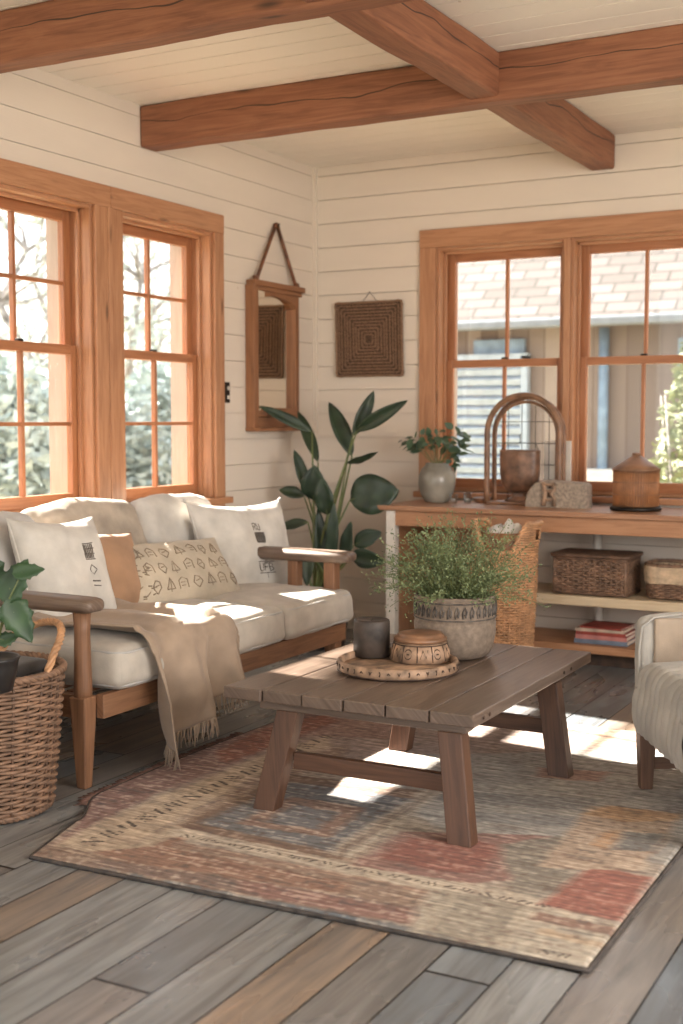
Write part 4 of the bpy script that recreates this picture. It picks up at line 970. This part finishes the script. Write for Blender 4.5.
# books
zc = .120; BK = [('cover_b', .024, 1.835, .285, 'blue grey book at the bottom of the pile on the low shelf', 0), ('cover_p', .022, 1.84, .275, 'pink covered book second from the bottom of the pile', 1.0), ('cover_r', .018, 1.845, .27, 'red book below the cream topped one in the low shelf pile', -1.5), ('cover_c', .016, 1.838, .262, 'cream and rose patterned book near the top of the pile', 1.5), ('cover_r', .009, 1.87, .225, 'thin dark red booklet lying on top of the pile of books', -4)]
for i, (mt, th, xa, wd, lb, rz) in enumerate(BK):
    c = V((xa+wd/2, -.33, zc)); bo = thing('book', lb, 'book', c, R(rz), 'books lying on the low shelf'); hx, hy = wd/2, .105
    cv = MB(); cv.box((-hx, -hy, 0), (hx, hy, .002), ax=0); cv.box((-hx, -hy, th-.002), (hx, hy, th), ax=0); cv.box((-hx, -hy-.001, 0), (hx, -hy+.004, th), ax=0)
    obj('cover', cv, M[mt], bo, local=True); obj('pages', MB().box((-hx+.004, -hy+.004, .002), (hx-.004, hy-.004, th-.002), ax=0), M['paper'], bo, local=True); zc += th+.0003
    if mt == 'cover_c':
        mm = MB(); rg = random.Random(6)
        for q in range(14): x_, y_ = rg.uniform(-.1, .1), rg.uniform(-.08, .08); mm.box((x_, y_, th), (x_+rg.uniform(.01, .04), y_+rg.uniform(.01, .03), th+.0002))
        obj('cover_pattern', mm, M['cover_r'], bo, local=True)

# tall rattan hamper
HC = (1.60, -.84); hp_ = thing('rattan_hamper', 'tall honey coloured rattan hamper with raised ends in front of the desk', 'hamper', (*HC, 0))
hr_ = lambda z: .128+.024*min(1, z/.5)
pth = ring_path(HC, hr_, 1.02, .86)
m = MB(); weave(m, pth, 34, .02, .62, .0125, .0062, amp=.006, per=3)
# raised ends
for r in range(12):
    z = .632+r*.0125
    for sg in (0, math.pi):
        span = math.acos(min(.999, .52+.30*((z-.632)/.150)**(1/.7)))
        if 5 < r < 10: segs = ((-span, -.22), (.22, span))
        else: segs = ((-span, span),)
        for a0, a1 in segs:
            pts = []
            for i in range(15):
                a = sg+a0+(a1-a0)*i/14; q = .154+.004*math.cos(i*2+math.pi*r)+.0016*r; pts.append((HC[0]+q*1.02*math.cos(a), HC[1]+q*.86*math.sin(a), z))
            m.tube(pts, .0062, 5)
obj('woven_wall', m, M['wick_o'], hp_); m = MB(); stakes(m, pth, 34, .005, .64, .0045); obj('stakes', m, M['wick_o'], hp_)
m = MB(); m.lathe([(0, .004), (.127, .004), (.127, .016), (0, .016)], 32, (*HC, 0), 1.0, .84); obj('base', m, M['wick_o'], hp_)
m = MB(); pts = []
for i in range(72):
    a = 2*math.pi*i/72; c_ = abs(math.cos(a)); zt = .64+.142*max(0, min(1, (c_-.52)/.30))**.7; q = .156+.036*max(0, c_-.5); pts.append((HC[0]+q*1.02*math.cos(a), HC[1]+q*.86*math.sin(a), zt))
braid(m, pts, .013, 2, 30, True, sub=2); obj('rim', m, M['wick_o'], hp_)
m = MB(); m.lathe([(.122, .06), (.138, .50), (.142, .66), (.145, .735), (.139, .735), (.135, .66), (.117, .07)], 40, (*HC, 0), 1.0, .84, cap=False); obj('lining', m, M['leather'], hp_, label='brown leather lining')
def heap(name, c, rx, ry, h, mat, lab, cat, seed):
    def f(u, v):
        a = 2*math.pi*u; r = v; q = V((math.cos(a)*r, math.sin(a)*r, 0)); z = h*(1-r**2.4)+.03*noise.noise(q*2.4+V((seed, 0, 0)))*(1.3-r)+.012*math.sin(q.x*14+3*noise.noise(q*2))*(1-r*r)
        return V((c[0]+rx*math.cos(a)*r, c[1]+ry*math.sin(a)*r, c[2]+z))
    m = MB(); m.grid(f, 48, 18); m.lathe([(.6, -.10), (1, 0)], 48, (0, 0, 0), rx, ry, cap=True)
    for v in m.v[-96:]: v += V(c)
    return tag(obj(name, m, mat), lab, cat)
heap('folded_cloth', (HC[0], HC[1], .70), .125, .100, .080, M['white_linen'], 'pale cloth piled in the top of the rattan hamper', 'cloth', 2)

# ================================================================ THINGS ON THE DESK
DZ = .8285
vp = at(439, 498, Z=DZ); vc = (.945, -.24)
va = thing('vase', 'grey green rounded ceramic vase at the left end of the desk', 'vase', (*vc, DZ))
obj('body', MB().lathe([(.062, DZ), (.070, DZ+.004), (.095, DZ+.05), (.108, DZ+.11), (.106, DZ+.155), (.088, DZ+.195), (.068, DZ+.212), (.066, DZ+.226), (.060, DZ+.226), (.060, DZ+.20), (.04, DZ+.15), (0, DZ+.14)], 40, (*vc, 0)), M['vase'], va)
bq = thing('leafy_cuttings', 'dark green leafy cuttings standing in the grey green vase', 'plant', (*vc, DZ+.142)); sm = MB(); m = MB(); rg = random.Random(9)
for i, (px, py) in enumerate(((404, 443), (411, 437), (414, 447), (428, 431), (440, 428), (452, 430), (463, 428), (468, 445), (462, 462), (457, 452), (447, 441), (434, 440), (421, 437), (464, 438))):
    p = at(px, py, Y=vc[1]+rg.uniform(-.07, .07)); q = V((vc[0], vc[1], DZ+.145)); mid = q.lerp(p, .55)+V((0, 0, .05)); neck = V((vc[0]+(p.x-vc[0])*.18, vc[1]+(p.y-vc[1])*.18, DZ+.232))
    sm.tube([q, neck, mid, p], [.0025, .0025, .002, .0015], 5)
    for k_ in range(9 if px < 440 else 7):
        t = .3+.7*k_/7; o_ = (mid.lerp(p, (t-.3)/.7) if t > .3 else mid)+V((rg.gauss(0, .012), rg.gauss(0, .012), rg.gauss(0, .012))); d = V((rg.gauss((p.x-vc[0])*5, .8), rg.gauss(0, .8), rg.gauss(0, .5))).normalized(); L = rg.uniform(.04, .07)
        leafblade(m, o_, o_+d*L, L*.6, (rg.gauss(0, .6), -.6, .8), .1, .1, n=6)
obj('leaves', m, M['euc'], bq); obj('stems', sm, M['stem'], bq)
# glassware and small tray
def cup(c, r, h, lab):
    t = thing('glass_tumbler', lab, 'glass', c); obj('bowl', MB().lathe([(r*.75, 0), (r*.8, .003), (r, h), (r-.003, h), (r*.78, .006), (0, .006)], 24), M['clear'], t, local=True); return t
cup((1.075, -.30, DZ), .026, .055, 'clear small tumbler nearest the vase on the desk'); cup((1.135, -.24, DZ), .024, .06, 'clear small tumbler just left of the wooden arch')
dsh = thing('small_dish', 'small wooden dish on the desk between vase and arched frame', 'dish', (1.19, -.155, DZ)); obj('bowl', MB().lathe([(.03, 0), (.035, .003), (.055, .028), (.052, .030), (.03, .008), (0, .007)], 28), M['rattan'], dsh, local=True)
# arched rattan frame
AX, AY = 1.462, -.20; ar = thing('arched_rattan_frame', 'tall arched rattan frame with wire grid standing on the desk', 'decoration', (AX, AY, DZ))
def arch(hw, top, y, z0, n=28):
    zc_ = top-hw; pts = [(AX-hw, y, z0)]+[(AX-hw, y, z0+(zc_-z0)*i/6) for i in range(1, 6)]
    pts += [(AX-hw*math.cos(math.pi*i/n), y, zc_+hw*math.sin(math.pi*i/n)) for i in range(n+1)]
    pts += [(AX+hw, y, zc_-(zc_-z0)*i/6) for i in range(1, 7)]; return pts
obj('outer_arch', MB().tube(arch(.212, 1.437, AY-.035, DZ+.001), .0165, 10), M['rattan'], ar)
obj('outer_arch', MB().tube(arch(.205, 1.425, AY+.055, DZ+.001), .013, 10), M['rattan'], ar)
obj('inner_arch', MB().tube(arch(.180, 1.40, AY+.01, DZ+.001), .009, 8), M['rattan'], ar)
m = MB()
for i in range(4): z_ = .93+i*.12; m.tube([(AX-.2, AY+.055, z_), (AX+.2, AY+.055, z_)], .0022, 5)
for x_ in (-.12, -.04, .04, .12): m.tube([(AX+x_, AY+.055, .84), (AX+x_, AY+.055, 1.41-abs(x_)*.35)], .0022, 5)
obj('wire_grid', m, M['metal'], ar)
obj('base', MB().box((AX-.20, AY-.075, DZ), (AX+.20, AY+.075, DZ+.018), ax=0), M['rattan'], ar, bevel=.006)
bwx = 1.437; bw = thing('footed_pot', 'brown footed pot with wire handle inside the arched frame', 'pot', (bwx, AY-.012, DZ+.0185)); q = DZ+.0185; bc3 = (bwx, AY-.012, 0)
obj('foot', MB().lathe([(.085, q), (.088, q+.008), (.055, q+.018), (.042, q+.035), (.05, q+.05)], 36, bc3, 1, .62), M['brown'], bw)
obj('bowl', MB().lathe([(.045, q+.048), (.085, q+.065), (.108, q+.10), (.116, q+.16), (.118, q+.27), (.120, q+.285), (.113, q+.287), (.110, q+.27), (.105, q+.15), (0, q+.08)], 40, bc3, 1, .5), M['brown'], bw)
obj('wire_handle', MB().tube([(bwx-.11, AY-.012, q+.28), (bwx-.09, AY-.012, q+.325), (bwx+.09, AY-.012, q+.325), (bwx+.11, AY-.012, q+.28)], .003, 6).tube([(bwx, AY-.012, q+.325), (bwx, AY-.012, q+.375)], .0028, 6), M['metal'], bw)
wpn = obj('white_panel', MB().box((1.53, -.075, DZ), (1.685, -.061, DZ+.355), ax=2), M['white'], bevel=.002); tag(wpn, 'thin white panel leaning upright behind the arched frame', 'panel')
# carved stone block
cs = thing('carved_block', 'rough pale stone block with a rounded end and carved knot on the desk', 'decoration', (1.705, -.30, DZ)); m = MB(); prof = []
for i in range(13): a = math.pi-math.pi/2*i/12; prof.append((1.625+.105*math.cos(a), DZ+.012+.135*math.sin(a)))
prof = [(1.522, DZ)]+prof+[(1.845, DZ+.135), (1.862, DZ+.122), (1.865, DZ)]
n_ = len(prof); NL = 9; i0 = 0
for k_ in range(NL):
    y_ = -.365+.13*k_/(NL-1); e_ = .93 if k_ in (0, NL-1) else 1
    for x_, z_ in prof:
        p = V((1.70+(x_-1.70)*e_, y_, DZ+(z_-DZ)*e_)); d = noise.noise_vector(p*28)*.004; d.z = d.z if z_ > DZ+.01 else 0; m.v.append(p+d)
for k_ in range(NL-1):
    for i in range(n_): a = k_*n_+i; b = k_*n_+(i+1) % n_; m.face((a, b, b+n_, a+n_)[::-1], None, False)
m.face([i for i in range(n_)]); m.face([(NL-1)*n_+i for i in range(n_)][::-1]); obj('body', m, M['plaster'], cs)
m = MB()
for dx in (0, .055): m.tube([(1.635+dx, -.372, DZ+.01), (1.640+dx, -.376, DZ+.05), (1.634+dx+(.012 if not dx else -.012), -.378, DZ+.075), (1.640+dx, -.376, DZ+.10), (1.632+dx, -.372, DZ+.135)], [.012, .010, .011, .010, .012], 8)
for z_ in (.045, .095, .128): m.tube([(1.63, -.373, DZ+z_), (1.665, -.380, DZ+z_-.004), (1.70, -.373, DZ+z_)], .008, 7)
obj('carved_knot', m, M['carved'], cs); 
m = MB()
for z_, r_ in ((.072, .012), (.112, .006)): m.lathe([(0, -.003), (r_, 0)], 14); i0 = len(m.v)-28
mm = MB()
for z_, r_ in ((.070, .013), (.112, .007)):
    for j in range(1): mm.softbox((1.666, -.368, DZ+z_), (r_, .006, r_), r_*.5, 0, 6)
obj('carved_hole', mm, M['carved_d'], cs)
# bamboo lidded canister
lc = (2.125, -.335); ln = thing('bamboo_canister', 'ribbed bamboo canister with conical lid at the right end of the desk', 'canister', (*lc, DZ))
obj('base', MB().lathe([(.126, DZ), (.132, DZ+.004), (.132, DZ+.016), (.124, DZ+.022)], 48, (*lc, 0)), M['metal'], ln)
obj('body', MB().lathe([(.112, DZ+.022), (.1125, DZ+.03), (.1125, DZ+.205), (.111, DZ+.21)], 48, (*lc, 0)), M['rattan'], ln)
m = MB()
for i in range(54): a = 2*math.pi*i/54; m.tube([(lc[0]+.1145*math.cos(a), lc[1]+.1145*math.sin(a), DZ+z_) for z_ in (.024, .12, .205)], .0052, 6)
obj('bamboo_strips', m, M['bamboo'], ln)
m = MB()
for z_ in (.03, .085, .15, .2): m.tube([(lc[0]+.1205*math.cos(2*math.pi*i/48), lc[1]+.1205*math.sin(2*math.pi*i/48), DZ+z_) for i in range(48)], .0016, 5, closed=True)
obj('binding', m, M['rattan'], ln)
ld = obj('lid', MB().lathe([(.121, DZ+.205), (.125, DZ+.209), (.124, DZ+.216), (.095, DZ+.238), (.055, DZ+.265), (.028, DZ+.282), (.022, DZ+.288)], 48, (*lc, 0), fn=lambda a, z: 1+.006*math.sin(a*40)), M['rattan'], ln)
obj('knob', MB().lathe([(.020, DZ+.286), (.024, DZ+.290), (.022, DZ+.298), (.010, DZ+.302), (0, DZ+.302)], 24, (*lc, 0)), M['rattan'], ld)

# ================================================================ ON THE WALLS
# mirror
MY0, MY1, MZ0, MZ1 = -.80, -.265, 1.235, 2.065
mr = thing('wall_mirror', 'tall wooden framed mirror hung by a leather strap on the left wall', 'mirror', (0, -.5, MZ0))
st_ = .052
obj('side_stile', MB().box((.002, MY0, MZ0), (.062, MY0+st_, MZ1), ax=2), M['mframe'], mr, bevel=.005)
obj('side_stile', MB().box((.002, MY1-.042, MZ0+.02), (.044, MY1, MZ1), ax=2), M['mframe'], mr, bevel=.005)
obj('crown_moulding', MB().box((.002, MY0+st_*.2, MZ1-.005), (.070, MY1+.035, MZ1+.028), ax=1).box((.002, MY0+st_*.6, MZ1-.03), (.06, MY1+.012, MZ1-.005), ax=1), M['mframe'], mr, bevel=.005)
# arched head board
m = MB(); N = 16; ay0, ay1 = MY0+st_, MY1-.042
for i in range(N+1):
    t = i/N; y_ = ay0+(ay1-ay0)*t; zb = MZ1-.105+.055*math.sin(math.pi*t)**.45
    for x_ in (.012, .046): m.v += [V((x_, y_, zb)), V((x_, y_, MZ1-.004))]
for i in range(N):
    a = i*4; b = a+4
    for q in ((a+2, b+2, b+3, a+3), (a, a+1, b+1, b), (a, b, b+2, a+2), (a+1, a+3, b+3, b+1)): m.face(q, [(m.v[k_].y, m.v[k_].z) for k_ in q])
m.face((0, 2, 3, 1)); e_ = N*4; m.face((e_, e_+1, e_+3, e_+2)); obj('arched_head', m, M['mframe'], mr)
obj('bottom_rail', MB().box((.002, ay0, MZ0+.085), (.052, ay1, MZ0+.135), ax=1), M['mframe'], mr, bevel=.004)
obj('ledge', MB().box((.002, MY0-.004, MZ0), (.095, MY1+.006, MZ0+.022), ax=1).box((.002, ay0, MZ0+.022), (.02, ay1, MZ0+.085), ax=1), M['mframe'], mr, bevel=.004)
m = MB(); m.v = [V((.055, ay0, MZ0+.12)), V((.010, ay1, MZ0+.12)), V((.010, ay1, MZ1-.03)), V((.055, ay0, MZ1-.03)), V((.051, ay0, MZ0+.12)), V((.006, ay1, MZ0+.12)), V((.006, ay1, MZ1-.03)), V((.051, ay0, MZ1-.03))]
for q in ((0, 1, 2, 3), (7, 6, 5, 4), (0, 4, 5, 1), (3, 2, 6, 7), (1, 5, 6, 2), (0, 3, 7, 4)): m.face(q)
obj('mirror_glass', m, M['mirror'], mr)
m = MB(); pk = (.020, -.478, 2.425)
for a, b in (((.045, MY0+.05, MZ1+.02), (.018, -.500, 2.42)), ((.045, MY1-.035, MZ1+.02), (.018, -.462, 2.42))):
    m.tube([V(a), V(a).lerp(V(b), .33), V(a).lerp(V(b), .66), V(b)], .0115, 6)
m.tube([(.018, -.500, 2.42), (.018, -.493, 2.437), (.018, -.481, 2.443), (.018, -.469, 2.437), (.018, -.462, 2.42)], .0115, 6)
for y_ in (MY0+.05, MY1-.035): m.softbox((.045, y_, MZ1+.033), (.014, .018, .02), .008, 0, 6)
obj('hanging_strap', m, M['strap'], mr); obj('hook', MB().tube([(0, -.481, 2.43), (.035, -.481, 2.43), (.038, -.481, 2.445)], .004, 6), M['metal'], mr)
# woven square panel
wz0, wz1, wx0, wx1 = 1.562, 2.018, .160, .615; wc = ((wx0+wx1)/2, (wz0+wz1)/2)
wp = thing('woven_wall_panel', 'square brown braided jute panel hung on the back wall beside the corner', 'wall hanging', (wc[0], 0, wz0))
m = MB(); m.box((wx0+.006, -.016, wz0+.006), (wx1-.006, -.002, wz1-.006)); obj('backing', m, M['jute'], wp, bevel=.006)
for k_ in range(11):
    s = .222-.0195*k_
    if s < .012: break
    m = MB() if k_ == 0 else m
    sq = []
    for i in range(40):
        t = i/40*4; e_ = int(t); f = t-e_; a, b = [((-1, -1), (1, -1)), ((1, -1), (1, 1)), ((1, 1), (-1, 1)), ((-1, 1), (-1, -1))][e_]
        sq.append((wc[0]+s*(a[0]+(b[0]-a[0])*f)+(.010*(wc[1]-wz0-s*(a[1]+(b[1]-a[1])*f))/.45-.004), -.020-.002*(k_ % 3), wc[1]+s*.995*(a[1]+(b[1]-a[1])*f)))
    if k_ == 0: bm_ = MB()
    braid(bm_, sq, .0066 if k_ else .0125, 2, max(8, int(40*s/.22)), True, n=5, sub=2)
obj('braided_coil', bm_, M['braid'], wp)
obj('hanging_cord', MB().tube([(.33, -.010, wz1-.01), (.388, -.006, wz1+.055), (.445, -.010, wz1-.01)], .0018, 5).tube([(.388, 0, wz1+.055), (.388, -.012, wz1+.056)], .003, 6), M['jute'], wp)
# switch plate
sp = thing('light_switch', 'small dark metal switch plate on the left wall beside the window frame', 'switch', (0, -.985, 1.40))
obj('plate', MB().box((.0, -1.012, 1.395), (.005, -.962, 1.51), ax=2), M['metal'], sp, bevel=.002); 
for z_ in (1.428, 1.478): obj('toggle', MB().box((.005, -.992, z_-.012), (.016, -.982, z_+.008), ax=2), M['white'], sp, bevel=.002)

# ================================================================ BIRD OF PARADISE PLANT
sp_c = (.40, -.62); bop = thing('potted_plant', 'tall dark green broad leaved plant standing in the room corner', 'plant', (*sp_c, 0))
obj('pot', MB().lathe([(.11, 0), (.125, .01), (.150, .15), (.162, .27), (.168, .275), (.166, .295), (.155, .295), (.150, .26), (0, .255)], 40, (*sp_c, 0)), M['black'], bop)
obj('soil', MB().lathe([(.15, .256), (.1, .266), (0, .27)], 24, (*sp_c, 0)), M['soil'], bop)
lz = lambda t: math.sin(math.pi*t**.85)**.75
# base px, tip px, Y plane(base), Y plane(tip), width
LV = [((352, 456), (329, 400), -.55, -.50, .115), ((353, 436), (374, 389), -.60, -.50, .095), ((357, 431), (408, 398), -.60, -.66, .095), ((347, 463), (378, 450), -.6, -.75, .055),
      ((318, 462), (298, 409), -.55, -.45, .085), ((312, 432), (250, 404), -.60, -.72, .075), ((307, 493), (294, 448), -.62, -.62, .085), ((313, 500), (315, 464), -.66, -.7, .17),
      ((327, 515), (322, 476), -.70, -.75, .13), ((304, 496), (279, 489), -.62, -.66, .085), ((308, 522), (277, 528), -.66, -.70, .075), ((330, 570), (334, 500), -.7, -.74, .085),
      ((322, 572), (318, 505), -.68, -.68, .09), ((345, 565), (351, 520), -.62, -.62, .10), ((350, 500), (399, 486), -.62, -.56, .235), ((354, 545), (382, 531), -.62, -.60, .12), ((352, 556), (386, 560), -.72, -.78, .13), ((300, 560), (286, 585), -.7, -.8, .10), ((309, 548), (307, 585), -.8, -.85, .09)]
for i, (b, t, yb_, yt_, wd) in enumerate(LV):
    pb_, pt_ = at(*b, Y=yb_), at(*t, Y=yt_)
    if pb_.x < .05: pb_.x = .05
    if pt_.x < .03: pt_.x = .04
    vd = (EYE-pb_).normalized(); ang = (i*1.7) % 1.2-.6; nrm = vd+V((.5*math.sin(i*2.3), 0, .35*math.cos(i*1.3)))
    m = MB(); leafblade(m, pb_, pt_, wd*(.85 if i != 14 else 1), nrm, .03 if i != 14 else .08, .22 if i != 14 else .1, prof=lz, n=18, cup=.03, wave=.003 if i != 14 else .008)
    lf_ = obj('leaf', m, M['strel'], bop, solid=.0015)
    ground_ = V((sp_c[0]+.05*math.cos(i*2.1), sp_c[1]+.05*math.sin(i*2.1), .262)); mid = ground_.lerp(pb_, .55); mid.x += (ground_.x-mid.x)*.35; mid.y += (ground_.y-mid.y)*.35
    sm = MB(); ctl = [ground_, ground_.lerp(mid, .5), mid, mid.lerp(pb_, .6), pb_]; sm.tube(ctl, [.011, .010, .008, .006, .004], 7); obj('stalk', sm, M['stem'], bop)
    rb_ = MB(); n2 = 8; rb_.tube([pb_.lerp(pt_, q/n2)+V((0, 0, -1))*(.03 if i != 14 else .08)*(pt_-pb_).length*(q/n2)**2+vd*.0015 for q in range(n2+1)], [.0035*(1-q/n2*.8) for q in range(n2+1)], 5); obj('midrib', rb_, M['stem'], lf_)

# ================================================================ ARMCHAIR
ac = thing('armchair', 'pale upholstered armchair with quilted grey seat at the right edge of the photo', 'armchair', (3.205, -2.62, .0), R(-59.3))
def lobj(n, m, mat, **k): return obj(n, m, M[mat], ac, local=True, **k)
for sx_ in (-1, 1):
    for yf, tp in ((-.325, .24), (.34, .24)):
        s0 = .021; s1 = .031; zb = .0155 if sx_ < 0 and yf < 0 else 0.0005
        zb = .0155 if yf < 0 and sx_ < 0 else .0005
        lobj('leg', MB().hexa([(sx_*.315-s0, yf-s0, zb), (sx_*.315+s0, yf-s0, zb), (sx_*.315+s0, yf+s0, zb), (sx_*.315-s0, yf+s0, zb)], [(sx_*.315-s1, yf-s1, tp), (sx_*.315+s1, yf-s1, tp), (sx_*.315+s1, yf+s1, tp), (sx_*.315-s1, yf+s1, tp)]), 'chairleg', bevel=.004)
    lobj('stretcher', MB().box((sx_*.315-.011, -.30, .085), (sx_*.315+.011, .325, .125), ax=1), 'chairleg', bevel=.003)
    m = MB(); m.softbox((sx_*.340, .02, .425), (.038, .375, .20), .036, .004, 20, .004, 3)
    for v in m.v:
        if v.y < -.2: v.z -= .02*((-.2-v.y)/.2)**2*(1 if v.z > .5 else 0)
        v.x += sx_*.02*max(0, (v.z-.3)/.3)
    a_ = lobj('arm', m, 'chair' if sx_ < 0 else 'chair'); 
    lp = [(sx_*.335+sx_*.02*max(0, (z_-.3)/.3)-sx_*.034, y_, z_) for y_, z_ in ((-.352, .26), (-.356, .38), (-.356, .50), (-.345, .585), (-.30, .618), (-.15, .632), (.05, .634), (.25, .634), (.36, .632))]
    obj('seam_cord', MB().tube(lp, .0045, 6), M['chair'], a_, local=True)
    m = MB(); m.softbox((sx_*.296, .03, .50), (.012, .335, .115), .011, .0, 10, .002, 1)
    for v in m.v: v.x += sx_*.02*max(0, (v.z-.3)/.3)
    lobj('inner_arm_panel', m, 'chair_in', label='beige inner face of the arm')
m = MB(); m.softbox((0, .02, .275), (.325, .365, .06), .03, 0, 16, .003, 2); lobj('seat_base', m, 'chair')
m = MB(); Nn = 44
def seatP(u, v):   # quilted cushion flowing over the front
    a = -1+2*u; tot = v
    x = a*.276; fold_ = 0
    if v < .3: y_, z = -.372-.014*math.sin(v*10.5), .235+v/.3*.16
    elif v < .5: q = (v-.3)/.2*math.pi/2; y_ = -.325-.047*math.cos(q); z = .395+.085*math.sin(q)
    else: y_ = -.325+(v-.5)/.5*.62; z = .48+.012*math.sin((v-.5)*6)
    cen = 1-abs(a)**4; z += .0*cen; z = z if v < .3 else .245+(z-.245)*(.90+.10*cen)
    rib = abs(math.sin(a*math.pi*5.0+.35*math.sin(v*22)+.3*noise.noise(V((a*3, v*4, 0)))*3))**.8*.008
    return V((x, y_-(rib if v < .42 else 0), z+(rib if v >= .42 else 0)+.004*noise.noise(V((a*9, v*14, 1)))))
m.grid(seatP, 110, 60); i0 = len(m.v); m.box((-.27, -.36, .246), (.27, .29, .44)); lobj('seat_cushion', m, 'chair', label='grey quilted seat cushion')
m = MB(); m.softbox((0, .37, .60), (.36, .075, .33), .06, .0, 20, .004, 6, mat=Matrix.Rotation(R(-9), 3, 'X')); lobj('backrest', m, 'chair')
m = MB(); m.softbox((0, .30, .66), (.27, .05, .20), .045, .02, 18, .005, 8, mat=Matrix.Rotation(R(-10), 3, 'X')); lobj('back_cushion', m, 'chair')
